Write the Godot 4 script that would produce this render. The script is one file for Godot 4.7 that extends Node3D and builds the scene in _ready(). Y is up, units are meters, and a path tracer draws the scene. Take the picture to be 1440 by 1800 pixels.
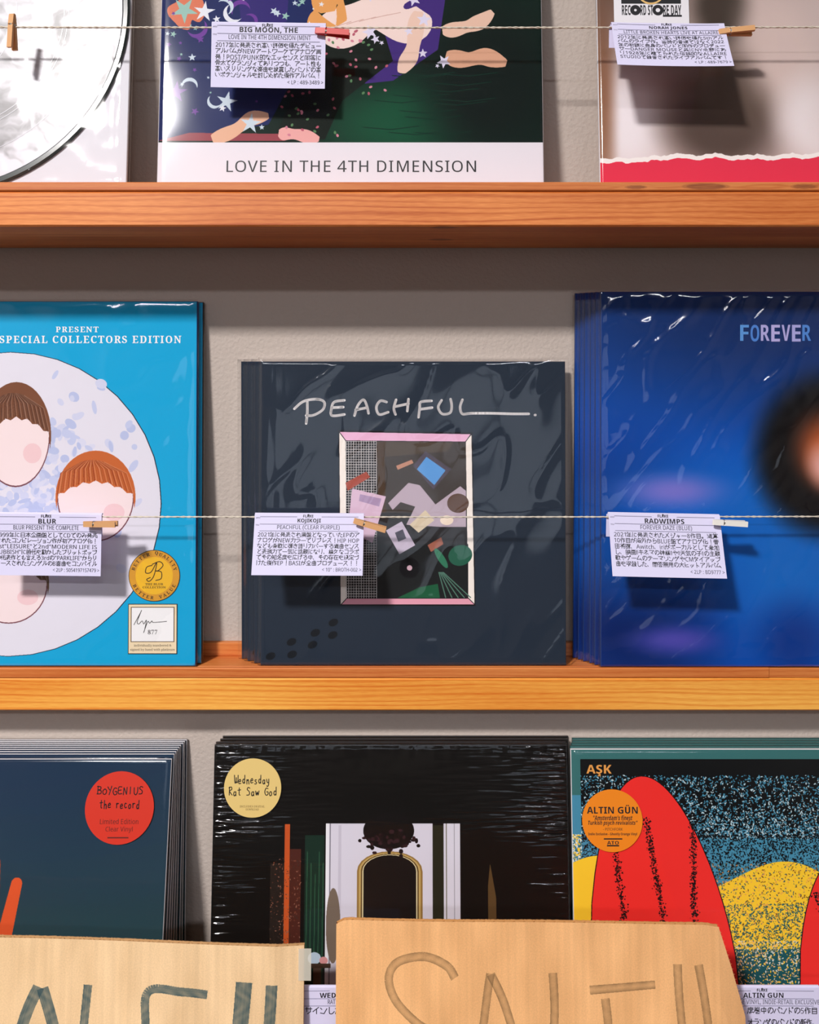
extends Node3D
# A record shop wall: three wooden display shelves of LP sleeves, price cards on strings, cardboard sale signs.

var rng := RandomNumberGenerator.new()
var M := {}
var used := {}

# ------------------------------------------------------------------ scene
func _ready() -> void:
	rng.seed = 4711
	# camera: held level with the middle shelf, tipped down 3 degrees
	var cam := Camera3D.new()
	cam.name = "camera"
	add_child(cam)
	cam.position = Vector3(0, 1.45, 0.68)
	cam.rotation_degrees.x = -3.0
	cam.near = 0.05
	cam.far = 20.0
	cam.projection = Camera3D.PROJECTION_FRUSTUM
	cam.size = 0.05 * 1800.0 / 1400.0
	cam.frustum_offset = Vector2(0, -0.05 * 142.0 / 1400.0)
	cam.current = true
	# environment
	var env := Environment.new()
	env.background_mode = Environment.BG_COLOR
	env.background_color = Color(0.90, 0.94, 1.0)      # even daylight outside the shop window
	env.background_energy_multiplier = 2.0
	env.tonemap_mode = Environment.TONE_MAPPER_LINEAR
	env.tonemap_exposure = 0.67
	env.sdfgi_enabled = true
	env.ssao_enabled = true
	env.ssil_enabled = true
	var we := WorldEnvironment.new()
	we.name = "world_environment"
	we.environment = env
	add_child(we)
	materials()
	build_room()
	build_lamps()
	build_shelves()
	build_row_one()
	build_row_two()
	build_row_three()
	build_strings()
	build_cards()
	build_pins()
	build_signs()

# ------------------------------------------------------------------ naming
func numbered(n: String) -> String:
	used[n] = used.get(n, -1) + 1
	return n if used[n] == 0 else "%s_%03d" % [n, used[n]]

func thing(called: String, label: String, category: String, at := Vector3.ZERO, group := "") -> Node3D:
	var o := Node3D.new()
	o.name = numbered(called)
	add_child(o)
	o.position = at
	o.set_meta("label", label)
	o.set_meta("category", category)
	if group != "":
		o.set_meta("group", group)
	return o

func part(called: String, mesh: Mesh, mat: Material, parent: Node3D, label := "") -> MeshInstance3D:
	var o := MeshInstance3D.new()
	o.name = called
	o.mesh = mesh
	if mat:
		o.material_override = mat
	o.cast_shadow = GeometryInstance3D.SHADOW_CASTING_SETTING_ON
	parent.add_child(o, true)
	if label != "":
		o.set_meta("label", label)
	return o

func struct(called: String, size: Vector3, at: Vector3, mat: Material) -> MeshInstance3D:
	var b := BoxMesh.new()
	b.size = size
	var o := part(called, b, mat, self)
	o.position = at
	o.set_meta("kind", "structure")
	return o

# ------------------------------------------------------------------ mesh helpers
func st_new() -> SurfaceTool:
	var s := SurfaceTool.new()
	s.begin(Mesh.PRIMITIVE_TRIANGLES)
	return s

func tri(s: SurfaceTool, a: Vector3, b: Vector3, c: Vector3, n := Vector3.ZERO) -> void:
	var k := (c - a).cross(b - a).normalized() if n == Vector3.ZERO else n
	for p in [a, b, c]:
		s.set_normal(k)
		s.set_uv(Vector2(p.x, p.y))
		s.add_vertex(p)

func quad(s: SurfaceTool, a: Vector3, b: Vector3, c: Vector3, d: Vector3) -> void:
	# corners clockwise seen from the front
	tri(s, a, b, c)
	tri(s, a, c, d)

func quad_uv(s: SurfaceTool, p: Array, uv: Array) -> void:
	var k: Vector3 = (p[2] - p[0]).cross(p[1] - p[0]).normalized()
	for i in [0, 1, 2, 0, 2, 3]:
		s.set_normal(k)
		s.set_uv(uv[i])
		s.add_vertex(p[i])

func box(s: SurfaceTool, lo: Vector3, hi: Vector3) -> void:
	var a := Vector3(lo.x, lo.y, hi.z)
	var b := Vector3(lo.x, hi.y, hi.z)
	var c := Vector3(hi.x, hi.y, hi.z)
	var d := Vector3(hi.x, lo.y, hi.z)
	var e := Vector3(lo.x, lo.y, lo.z)
	var f := Vector3(lo.x, hi.y, lo.z)
	var g := Vector3(hi.x, hi.y, lo.z)
	var h := Vector3(hi.x, lo.y, lo.z)
	quad(s, a, b, c, d)
	quad(s, h, g, f, e)
	quad(s, e, f, b, a)
	quad(s, d, c, g, h)
	quad(s, b, f, g, c)
	quad(s, e, a, d, h)

# A board with chamfered long edges, its grain running along x: uv is in metres / 0.75.
func plank(lo: Vector3, hi: Vector3, ch := 0.0012, shift := 0.0) -> ArrayMesh:
	var s := st_new()
	var ring := [
		Vector2(lo.y + ch, hi.z), Vector2(hi.y - ch, hi.z), Vector2(hi.y, hi.z - ch), Vector2(hi.y, lo.z + ch),
		Vector2(hi.y - ch, lo.z), Vector2(lo.y + ch, lo.z), Vector2(lo.y, lo.z + ch), Vector2(lo.y, hi.z - ch)]
	var run := shift
	for i in 8:
		var p: Vector2 = ring[i]
		var q: Vector2 = ring[(i + 1) % 8]
		var nx := run + p.distance_to(q)
		quad_uv(s, [Vector3(lo.x, p.x, p.y), Vector3(lo.x, q.x, q.y), Vector3(hi.x, q.x, q.y), Vector3(hi.x, p.x, p.y)],
			[Vector2(lo.x / 0.75 + 0.5, -run / 0.047), Vector2(lo.x / 0.75 + 0.5, -nx / 0.047), Vector2(hi.x / 0.75 + 0.5, -nx / 0.047), Vector2(hi.x / 0.75 + 0.5, -run / 0.047)])
		run = nx
	for x in [lo.x, hi.x]:
		var c := Vector3(x, (lo.y + hi.y) / 2, (lo.z + hi.z) / 2)
		for i in 8:
			var p: Vector2 = ring[i]
			var q: Vector2 = ring[(i + 1) % 8]
			var a := Vector3(x, p.x, p.y)
			var b := Vector3(x, q.x, q.y)
			if x == lo.x:
				tri(s, c, b, a)
			else:
				tri(s, c, a, b)
	return s.commit()

# A sleeve: front face (surface 0, uv 0..1) and edges + back (surface 1). x from 0 to w, y from 0 to h, z from -t to 0.
func sleeve_mesh(w: float, h: float, t: float, front: Material, edge: Material, rim: Material = null, ch := 0.0005) -> ArrayMesh:
	var s := st_new()
	quad_uv(s, [Vector3(ch, ch, 0), Vector3(ch, h - ch, 0), Vector3(w - ch, h - ch, 0), Vector3(w - ch, ch, 0)],
		[Vector2(ch / w, 1 - ch / h), Vector2(ch / w, ch / h), Vector2(1 - ch / w, ch / h), Vector2(1 - ch / w, 1 - ch / h)])
	var m := s.commit()
	m.surface_set_material(0, front)
	var e := st_new()
	var r := [[ch, ch, 0.0], [0.0, 0.0, -ch], [0.0, 0.0, -t + ch], [ch, ch, -t]]
	var rs := st_new()
	for k in 3:
		var a: Array = r[k]
		var b: Array = r[k + 1]
		var pa := [Vector3(a[0], a[1], a[2]), Vector3(w - a[0], a[1], a[2]), Vector3(w - a[0], h - a[1], a[2]), Vector3(a[0], h - a[1], a[2])]
		var pb := [Vector3(b[0], b[1], b[2]), Vector3(w - b[0], b[1], b[2]), Vector3(w - b[0], h - b[1], b[2]), Vector3(b[0], h - b[1], b[2])]
		for i in 4:
			var j := (i + 1) % 4
			quad(rs if k == 0 else e, pa[i], pa[j], pb[j], pb[i])
	quad(e, Vector3(w - ch, ch, -t), Vector3(w - ch, h - ch, -t), Vector3(ch, h - ch, -t), Vector3(ch, ch, -t))
	e.commit(m)
	m.surface_set_material(1, edge)
	rs.commit(m)
	m.surface_set_material(2, rim if rim else edge)
	return m

# Clear film in front of a sleeve, from (x0, y0) to (x1, y1), lifted and creased by lift(); its rim turns back by skirt.
func film(x0: float, y0: float, x1: float, y1: float, nx: int, ny: int, kind: int, seed: int, skirt: float) -> ArrayMesh:
	var n := FastNoiseLite.new()
	n.seed = seed
	n.noise_type = FastNoiseLite.TYPE_SIMPLEX_SMOOTH
	n.fractal_octaves = 2
	n.frequency = 1.0
	var s := st_new()
	s.set_smooth_group(0)
	for j in range(-1, ny + 2):
		for i in range(-1, nx + 2):
			var ci: int = clampi(i, 0, nx)
			var cj: int = clampi(j, 0, ny)
			var x := lerpf(x0, x1, ci / float(nx))
			var y := lerpf(y0, y1, cj / float(ny))
			var z := lift(kind, n, x - x0, y - y0, x1 - x0, y1 - y0)
			if i != ci or j != cj:
				z = -skirt
			s.set_uv(Vector2(x, y))
			s.add_vertex(Vector3(x, y, z))
	var row := nx + 3
	for j in ny + 2:
		for i in nx + 2:
			var a := j * row + i
			for k in [a, a + row, a + row + 1, a, a + row + 1, a + 1]:
				s.add_index(k)
	s.generate_normals()
	return s.commit()

func lift(kind: int, n: FastNoiseLite, x: float, y: float, w: float, h: float) -> float:
	var z := 0.0007
	var ed: float = minf(minf(x, w - x), minf(y, h - y))
	if kind == 0:       # snug, nearly flat wrap
		z += 0.00016 * n.get_noise_2d(x * 14, y * 10)
	elif kind == 1:     # loose bag: slanted soft creases and a few sharp ones
		var a := n.get_noise_2d(x * 9 - y * 4.0, y * 7 + x * 2)
		var r := 1.0 - absf(n.get_noise_2d(x * 24 - y * 17 + 9, y * 8 + x * 5))
		var r2 := 1.0 - absf(n.get_noise_2d(x * 13 + 31, y * 31 + 7))
		z += 0.0011 * (a + 0.6) + 0.0008 * pow(r, 6.0) + 0.0003 * pow(r2, 10.0)
	elif kind == 2:     # shrink wrap: fine puckers running in from the sides
		var side: float = exp(-x / 0.026) + exp(-(w - x) / 0.030)
		var topf: float = exp(-(h - y) / 0.008)
		var pk := n.get_noise_2d(x * 20, y * 250)
		var pt := n.get_noise_2d(x * 190 + 5, y * 30)
		z += 0.0026 * side * pk * (0.5 + 0.8 * n.get_noise_2d(3.0, y * 22)) + 0.0016 * topf * pt + 0.00008 * n.get_noise_2d(x * 12, y * 12)
	elif kind == 5:     # smoother bag, long folds along its open side
		var a5 := n.get_noise_2d(x * 6 - y * 3.0, y * 5 + x * 2)
		var r5 := 1.0 - absf(n.get_noise_2d(x * 15 - y * 9 + 9, y * 6 + x * 4))
		z += 0.0011 * (a5 + 0.6) + 0.0007 * pow(r5, 6.0) + 0.0008 * exp(-x / 0.012) * n.get_noise_2d(x * 120, y * 7)
	elif kind >= 3:     # stiff clear bag, long vertical buckles near the side seam
		z += 0.0006 * n.get_noise_2d(x * 9, y * 5) + 0.0011 * exp(-(w - x) / 0.012) * n.get_noise_2d(x * 160, y * 6) + 0.0006 * pow(1.0 - absf(n.get_noise_2d(x * 10 + y * 8, y * 15 - x * 6)), 8.0)
	if kind == 4:       # stretched over the rim of a bare disc
		z += 0.0030
	z *= clampf(ed / 0.004, 0.25, 1.0)
	return z

# Ribbons along polylines, lying in the plane z.
func ribbons(s: SurfaceTool, strokes: Array, width: float, z := 0.0, round_ends := false) -> void:
	for st in strokes:
		var n: int = st.size()
		for i in n - 1:
			var a: Vector2 = st[i]
			var b: Vector2 = st[i + 1]
			var d := (b - a).normalized()
			if d == Vector2.ZERO:
				continue
			var e := d * width * (0.0 if round_ends else 0.42)
			var o := Vector2(-d.y, d.x) * width / 2
			var p := [a - e - o, a - e + o, b + e + o, b + e - o]
			var v := []
			for q in p:
				v.append(Vector3(q.x, q.y, z))
			for k in [0, 1, 2, 0, 2, 3]:
				s.set_normal(Vector3.BACK)
				s.set_uv(Vector2.ZERO)
				s.add_vertex(v[k])
		if round_ends:
			for p in st:
				for k in 8:
					var a0 := TAU * k / 8.0
					var a1 := TAU * (k + 1) / 8.0
					for q in [p, p + Vector2(cos(a1), sin(a1)) * width / 2, p + Vector2(cos(a0), sin(a0)) * width / 2]:
						s.set_normal(Vector3.BACK)
						s.set_uv(Vector2.ZERO)
						s.add_vertex(Vector3(q.x, q.y, z))

func smooth(pts: Array, steps := 5) -> Array:
	var out := []
	var n := pts.size()
	for i in n - 1:
		var p0: Vector2 = pts[maxi(i - 1, 0)]
		var p1: Vector2 = pts[i]
		var p2: Vector2 = pts[i + 1]
		var p3: Vector2 = pts[mini(i + 2, n - 1)]
		for k in steps:
			out.append(p1.cubic_interpolate(p2, p0, p3, k / float(steps)))
	out.append(pts[n - 1])
	return out

func disc(s: SurfaceTool, c: Vector2, r: float, z: float, n := 48, r_in := 0.0) -> void:
	for k in n:
		var a := Vector2(cos(TAU * k / n), sin(TAU * k / n))
		var b := Vector2(cos(TAU * (k + 1) / n), sin(TAU * (k + 1) / n))
		var v := [c + a * r_in, c + b * r_in, c + b * r, c + a * r]
		for i in [0, 1, 2, 0, 2, 3]:
			s.set_normal(Vector3.BACK)
			s.set_uv((v[i] - c) / r / 2 + Vector2(0.5, 0.5))
			s.add_vertex(Vector3(v[i].x, v[i].y, z))

# A round or cornered sticker: a thin plate with an edge of its own.
func plate(pts: Array, z: float, t: float) -> ArrayMesh:
	var s := st_new()
	var c := Vector2.ZERO
	for p in pts:
		c += p / pts.size()
	var lo := pts[0] as Vector2
	var hi := pts[0] as Vector2
	for p in pts:
		lo = lo.min(p)
		hi = hi.max(p)
	var n := pts.size()
	for i in n:
		var a: Vector2 = pts[i]
		var b: Vector2 = pts[(i + 1) % n]
		for q in [c, b, a]:
			s.set_normal(Vector3.BACK)
			s.set_uv(Vector2((q.x - lo.x) / (hi.x - lo.x), (hi.y - q.y) / (hi.y - lo.y)))
			s.add_vertex(Vector3(q.x, q.y, z))
		quad(s, Vector3(a.x, a.y, z - t), Vector3(a.x, a.y, z), Vector3(b.x, b.y, z), Vector3(b.x, b.y, z - t))
	return s.commit()

func circle(c: Vector2, r: float, n := 48) -> Array:
	var out := []
	for k in n:
		out.append(c + Vector2(cos(TAU * k / n), sin(TAU * k / n)) * r)
	return out

func rect(x0: float, y0: float, x1: float, y1: float) -> Array:
	return [Vector2(x0, y0), Vector2(x1, y0), Vector2(x1, y1), Vector2(x0, y1)]

func tube(s: SurfaceTool, pts: Array, r: float, n := 7) -> void:
	var rings := []
	for i in pts.size():
		var d: Vector3 = (pts[mini(i + 1, pts.size() - 1)] - pts[maxi(i - 1, 0)]).normalized()
		var side := d.cross(Vector3.UP if absf(d.y) < 0.9 else Vector3.RIGHT).normalized()
		var up := side.cross(d)
		var ring := []
		for k in n:
			ring.append([pts[i] + (side * cos(TAU * k / n) + up * sin(TAU * k / n)) * r, side * cos(TAU * k / n) + up * sin(TAU * k / n)])
		rings.append(ring)
	for i in pts.size() - 1:
		for k in n:
			var q := [rings[i][k], rings[i][(k + 1) % n], rings[i + 1][(k + 1) % n], rings[i + 1][k]]
			for j in [0, 1, 2, 0, 2, 3]:
				s.set_normal(q[j][1])
				s.set_uv(Vector2.ZERO)
				s.add_vertex(q[j][0])

# ------------------------------------------------------------------ lettering
var fonts := {}
func font(serif: bool, bold: bool, tracking := 0) -> Font:
	var key := [serif, bold, tracking]
	if not fonts.has(key):
		var f := SystemFont.new()
		f.font_names = PackedStringArray(["Droid Serif" if serif else "Droid Sans"])
		f.font_weight = 700 if bold else 400
		var v := FontVariation.new()
		v.base_font = f
		v.spacing_glyph = tracking
		fonts[key] = v
	return fonts[key]

func text_mesh(t: String, serif := false, bold := false, tracking := 0) -> TextMesh:
	var m := TextMesh.new()
	m.text = t
	m.font = font(serif, bold, tracking)
	m.font_size = 48
	m.pixel_size = 0.01
	m.depth = 0.0
	m.curve_step = 1.5
	m.horizontal_alignment = HORIZONTAL_ALIGNMENT_LEFT
	return m

# Lettering fitted into the box x0..x1, y0..y1 (the ink's own bounds), appended to s.
func fit_text(s: SurfaceTool, t: String, x0: float, x1: float, y0: float, y1: float, z: float, serif := false, bold := false, tracking := 0, slant := 0.0) -> void:
	var m := text_mesh(t, serif, bold, tracking)
	var b := m.get_aabb()
	if b.size.x <= 0.0 or b.size.y <= 0.0:
		return
	var sx := (x1 - x0) / b.size.x
	var sy := (y1 - y0) / b.size.y
	var x := Transform3D(Basis(Vector3(sx, 0, 0), Vector3(slant * sy, sy, 0), Vector3(0, 0, 1)), Vector3(x0 - b.position.x * sx, y0 - b.position.y * sy, z))
	if slant != 0.0:
		x.origin.x -= slant * sy * b.position.y
	add_tris(s, m, x)

func add_tris(s: SurfaceTool, m: Mesh, x: Transform3D) -> void:
	var a := m.surface_get_arrays(0)
	var v: PackedVector3Array = a[Mesh.ARRAY_VERTEX]
	var ids: PackedInt32Array = a[Mesh.ARRAY_INDEX] if a[Mesh.ARRAY_INDEX] != null else PackedInt32Array(range(v.size()))
	for i in ids:
		s.set_normal(Vector3.BACK)
		s.set_uv(Vector2.ZERO)
		s.add_vertex(x * v[i])

# The same at its natural width, centred on cx, with ink height hh.
func centre_text(s: SurfaceTool, t: String, cx: float, y0: float, hh: float, z: float, serif := false, bold := false, wide := 1.0, slant := 0.0) -> void:
	var b := text_mesh(t, serif, bold).get_aabb()
	var w := b.size.x * hh / maxf(b.size.y, 0.001) * wide
	fit_text(s, t, cx - w / 2, cx + w / 2, y0, y0 + hh, z, serif, bold, 0, slant)

func words(called: String, t: String, parent: Node3D, mat: Material, x0: float, x1: float, y0: float, y1: float, z: float, serif := false, bold := false, tracking := 0, slant := 0.0) -> void:
	var s := st_new()
	fit_text(s, t, x0, x1, y0, y1, z, serif, bold, tracking, slant)
	part(called, s.commit(), mat, parent)

# Japanese characters as pen strokes on a ten by ten square: each pair of digits is a point (x to the right, y down).
const KANA := {
	"あ": "0272 3037 6428172544859779", "い": "021738 7296", "え": "3060 136309 365899", "か": "0363675848 3009 7296", "き": "1282 1484 4077 16285979",
	"く": "702479", "け": "1019 4292 707659", "さ": "1282 3075 25274979", "し": "2027396996", "す": "0292 5055362434555739", "そ": "21711494455779",
	"た": "0252 3009 5484 56586999", "つ": "034282948749", "て": "0181 814345486989", "と": "2044 8135274989", "な": "0252 3016 7294 65685948567889",
	"に": "1019 4282 44475888", "の": "5128161331618294967859", "は": "1019 4282 707759485789", "み": "11512718163596 8379", "め": "1137 6039171513336282959778",
	"も": "1353 1656 403749698785", "や": "0463938575 4052 2159", "ら": "3051 2126 264484866929", "り": "101525 707569", "る": "117116448487694947",
	"れ": "3039 034307 0762738899", "を": "0282 41053545 8435375989",
	"ア": "019164 533629", "イ": "8006 5359", "エ": "1181 5158 0898", "オ": "0393 6069 6318", "カ": "02928879 404509", "キ": "1282 0595 4059", "ク": "3004 22826429",
	"ケ": "2004 2292 626539", "コ": "1181 8189 1888", "サ": "0292 2026 707639", "シ": "1132 0435 195991", "ス": "117109 5589", "セ": "048265 30384989", "ソ": "1124 818639",
	"タ": "3004 22826429 3467", "ツ": "0215 4154 917529", "テ": "2171 0393 536529", "ト": "3039 3477", "ナ": "0292 505529", "ネ": "4051 127207 4549 6688", "ハ": "3208 6298",
	"ヒ": "10172888 1574", "フ": "01918529", "ホ": "0292 5059 2618 7698", "マ": "019155 3577", "ム": "400787 6599", "メ": "7009 2278", "ヤ": "048365 3059", "ユ": "1272 7268 0898",
	"ヨ": "1181 8189 1989 1585", "ラ": "2070 03838529", "リ": "2026 707539", "ル": "303509 606895", "レ": "202894", "ロ": "1181881811", "ワ": "01918529 0104", "ン": "0123 085992",
	"ー": "0595", "、": "0719", "。": "0727290907", "！": "5056 5859",
}
const MARKED := {"が": "か゛", "ぎ": "き゛", "げ": "け゛", "じ": "し゛", "で": "て゛", "ど": "と゛", "づ": "つ゛", "グ": "ク゛", "ゲ": "ケ゛", "ジ": "シ゛", "デ": "テ゛", "ド": "ト゛", "ダ": "タ゛",
	"バ": "ハ゛", "ビ": "ヒ゛", "ブ": "フ゛", "ボ": "ホ゛", "パ": "ハ゜", "ピ": "ヒ゜", "プ": "フ゜", "ポ": "ホ゜"}
const SMALL := {"っ": "つ", "ッ": "ツ", "ャ": "ヤ", "ュ": "ユ", "ョ": "ヨ", "ィ": "イ"}
const KANJI := {
	"年": "2003 1282 2585 2528 0898 5259", "発": "1141 4105 5196 7063 8264 2474 1696 4419 6468 6899", "表": "1181 2383 0595 5055 4509 5799 3639",
	"高": "5051 0191 3262643432 19168689 3767693937", "言": "4050 0292 2474 2676 2878792928", "平": "1181 2234 7264 0595 5159", "西": "0191 3135 6165 1383881813",
	"人": "7005 5459", "行": "7003 7306 5559", "旦": "2070742420 2272 0595 0797 6569 2839", "再": "0191 1319 1383 8389 5257 1575 0797",
	"的": "2011 0141490901 0545 7053 61919879 5567", "同": "09019199 3363 3565683835", "等": "2002 1141 6042 5191 2474 5356 0696 1898 7679", "骨": "2070732320 4042 0393 0305 9395 2575 2529 7579 2777",
	"太": "0393 505409 5499 4859", "心": "5059 2225 8284", "生": "2004 1393 2686 0999 5059", "楽": "5041 3171743431 3272 0022 0533 9072 9573 0696 5459 5619 5689",
	"曲": "1282891912 4049 6069 1585", "手": "0383 505949 0875", "皮": "1282 8264 121609 5056 2565 6519 3699", "雨": "1181 0313 0393 9395 5059 2434 6474 2636 6676",
	"足": "2070742420 4448 4676 1619 0989", "各": "3003 2171 7105 3398 2777792927", "圭": "1282 0494 5058 1777 0999", "寸": "0292 707959 2546", "込": "4051 5136 5396 0112 0424 2427 1808 2799",
	"桀": "2003 2242 4206 5191 5494 7176 0696 5569 5619 5699", "乍": "2004 2292 4249 4585 4787", "当": "5054 1123 8172 1585 8589 1989 1787", "日": "1181891911 1585",
	"寺": "2070 5053 0393 0595 737959 2748", "音": "5051 1181 3134 6164 0494 2676792926 2777", "水": "2153 1446 0975", "原": "1191 111609 3272753532 3474 5559 3728 7698",
	"初": "2021 0242 4206 2429 2547 5292 928979 626549", "豆": "0181 1373761613 2738 6758 0999", "頁": "0191 5142 1282861612 1484 3709 6799", "自": "5031 1282891912 1484 1686",
	"身": "5031 2171 2127 717969 2373 2575 0797 9409", "共": "1282 3036 6066 0696 3709 6799", "北": "0343 4049 0746 606899 8463", "部": "3031 0151 1223 4233 0454 1646491916 6069 6191 9173 7395 9576",
	"建": "4181 8185 3393 4585 4787 6068 0131 3114 1434 3408 0548 4899", "云": "1181 0494 441888 6699", "兑": "2032 7062 1373761613 3709 66689897", "金": "5004 5094 2575 1787 5559 0999",
	"录": "1171 7175 2373 0595 5559 2637 0948 7566 5689", "本": "0292 5059 5208 5298 3767", "企": "5004 5094 5459 2629 5787 0999", "画": "0191 2272772722 2575 5157 0309 0999 9399",
	"盤": "2011 1141 1105 4145 0343 6181 6153 8184 5585 1686 1619 3639 5659 8689 0999", "売": "1181 5053 2373 0506 0595 9596 3609 66689997", "匕": "2028 2898 9895 8335", "弋": "0484 30364999 9996 6082",
	"重": "8011 0292 2474772724 2575 5059 0888 0999", "力": "0292 928979 404509", "面": "0191 5042 1383891913 3339 6369 3565 3767", "广": "5051 1191 111609",
	"柔": "2171 7152 3254 0494 9475 5459 0696 5619 5689", "車": "0191 1373761613 1575 5059 0898", "欠": "3003 2292 9274 535609 5699", "弓": "1181 8184 1484 1417 1787 878969",
	"単": "1022 5052 9072 1383861613 1585 5359 0898", "吾": "1181 4125 1373 7375 0595 2777792927", "選": "3151 5153 3353 3334 3454 6181 8183 6383 6364 6494 4547 7577 3696 2898 0112 0424 2427 1808 2799",
	"王": "1181 1585 0999 5159", "見": "1181861611 1383 1484 3609 66689997", "一": "0595", "気": "2003 2191 2383 1575 7578 7899 9997 2759 5719", "舌": "7011 0393 5156 1686891916",
	"是": "2070742420 2272 0595 5558 5787 2609 2799", "木": "0393 5059 5308 5398", "羊": "2022 7062 1383 1575 5359 0696 3709 6798", "々": "3004 2272 7209 4567", "矢": "2004 2282 0595 525509 5599",
	"口": "1181891911", "名": "4004 3080 8009 3354 4585894945", "度": "5051 1191 111609 2393 4245 7275 4575 3787 8719 4799", "広": "5051 1191 111609 543888 6798", "中": "1282861612 5059",
	"存": "0191 4006 2529 4484 8466 666959 3797", "在": "0191 4006 2529 4585 6369 3999", "夬": "1171 7174 0595 505509 5599", "定": "5051 03019193 2474 5458 5686 2609 2799", "全": "5004 5094 2575 2777 5559 0999",
	"目": "1181891911 1383 1686", "通": "4181 8163 4383 4348 8388 4585 6368 0112 0424 2427 1808 2799", "算": "2002 1141 6042 5191 2373762623 2474 2575 0797 3709 6769", "毎": "2003 2191 2418 2484 8479 0696 1878",
	"外": "2004 2151 5109 2445 7079 7496", "菅": "0191 3032 6062 05039395 2474762624 2429 2979 7779 2777", "田": "1181891911 5159 1585", "将": "0112 3039 0634 7043 6191 9144 4595 8489 8979 5667",
	"軍": "03019193 2373762623 2575 5259 0898", "参": "4022 2272 6183 0494 4408 4498 6536 6737 7839", "央": "1282 1216 8286 0696 5055 5609 5699", "示": "4051 1272 7206 4549 5577", "申": "1282861612 1484 5059",
	"天": "1181 0494 5154 5409 5499", "子": "1181 8153 5359 5939 0595", "主": "4051 1282 1585 0999 5259", "可": "0181 1242441412 7174 0585 1646481816 7579 7959", "収": "1016 0646 4049 5191 9149 5398",
	"問": "0109 0141 4144 0444 0242 5191 9199 5154 5494 5292 3666693936", "答": "2002 1141 6042 5191 5205 5295 3565 2777792927", "無": "2002 2191 0494 2226 4246 6266 8286 0696 1809 3839 5859 7899",
	"用": "1181 1117 1709 818979 1383 1585 5159", "大": "0393 5054 5409 5499", "席": "5051 1191 111609 2393 4245 7275 4575 3739 3797 9798 5559", "巻": "2011 7081 1282 0494 5007 5497 3565 6567 3767 3739 3989",
	"辛": "5051 1181 3133 7163 0484 0686 5459 5719 5788", "斤": "9011 111609 1494 6469",
}
# built of two simpler ones, side by side (left, right, where they part) or one over the other
const BESIDE := {"評": "言平", "価": "人西", "得": "行旦", "性": "心生", "披": "手皮", "封": "圭寸", "傑": "人桀", "作": "人乍", "時": "日寺", "源": "水原", "頭": "豆頁", "伝": "人云", "説": "言兑",
	"録": "金录", "化": "人匕", "代": "人弋", "動": "重力", "軟": "車欠", "弾": "弓単", "語": "言吾", "現": "王見", "話": "言舌", "題": "是頁", "様": "木羊", "知": "矢口", "決": "水夬", "海": "水毎",
	"暉": "日軍", "加": "力口", "映": "日央", "神": "示申", "歌": "可欠", "新": "辛斤"}

var glyphs := {}
func glyph(c: String) -> Array:
	if glyphs.has(c):
		return glyphs[c]
	var out := []
	if SMALL.has(c):
		out = placed(glyph(SMALL[c]), 0.12, 0.36, 0.82, 1.0)
	elif MARKED.has(c):
		out = placed(glyph(MARKED[c][0]), 0.0, 0.06, 0.92, 1.0)
		if MARKED[c][1] == "゛":
			out.append([Vector2(0.76, 0.04), Vector2(0.84, 0.18)])
			out.append([Vector2(0.90, 0.0), Vector2(0.98, 0.13)])
		else:
			out.append([Vector2(0.84, 0.0), Vector2(0.94, 0.05), Vector2(0.92, 0.16), Vector2(0.82, 0.16), Vector2(0.78, 0.07), Vector2(0.84, 0.0)])
	elif BESIDE.has(c):
		var narrow: bool = BESIDE[c][0] in "人行心手水日弓王木示言金"
		var cut := (0.30 if BESIDE[c][0] in "人行心手水" else 0.40) if narrow else 0.5
		out = placed(glyph(BESIDE[c][0]), 0.0, 0.0, cut, 1.0) + placed(glyph(BESIDE[c][1]), cut + 0.06, 0.0, 1.0, 1.0)
	elif c == "露":
		out = placed(glyph("雨"), 0.0, 0.0, 1.0, 0.42) + placed(glyph("足"), 0.0, 0.48, 0.45, 1.0) + placed(glyph("各"), 0.5, 0.48, 1.0, 1.0)
	elif c == "廃":
		out = glyph("广") + placed(glyph("発"), 0.24, 0.22, 1.0, 1.0)
	else:
		var d: String = KANA.get(c, KANJI.get(c, ""))
		for w in d.split(" ", false):
			var st := []
			for i in w.length() / 2:
				st.append(Vector2(w[i * 2].to_int() / 9.0, w[i * 2 + 1].to_int() / 9.0))
			out.append(smooth(st, 3) if KANA.has(c) and st.size() > 3 and c in "あいえかきくけさしすそたつてとなにのはみめもやらりるれを" else st)
	glyphs[c] = out
	return out

func placed(g: Array, x0: float, y0: float, x1: float, y1: float) -> Array:
	var out := []
	for st in g:
		var k := []
		for p in st:
			k.append(Vector2(lerpf(x0, x1, p.x), lerpf(y0, y1, p.y)))
		out.append(k)
	return out

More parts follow.
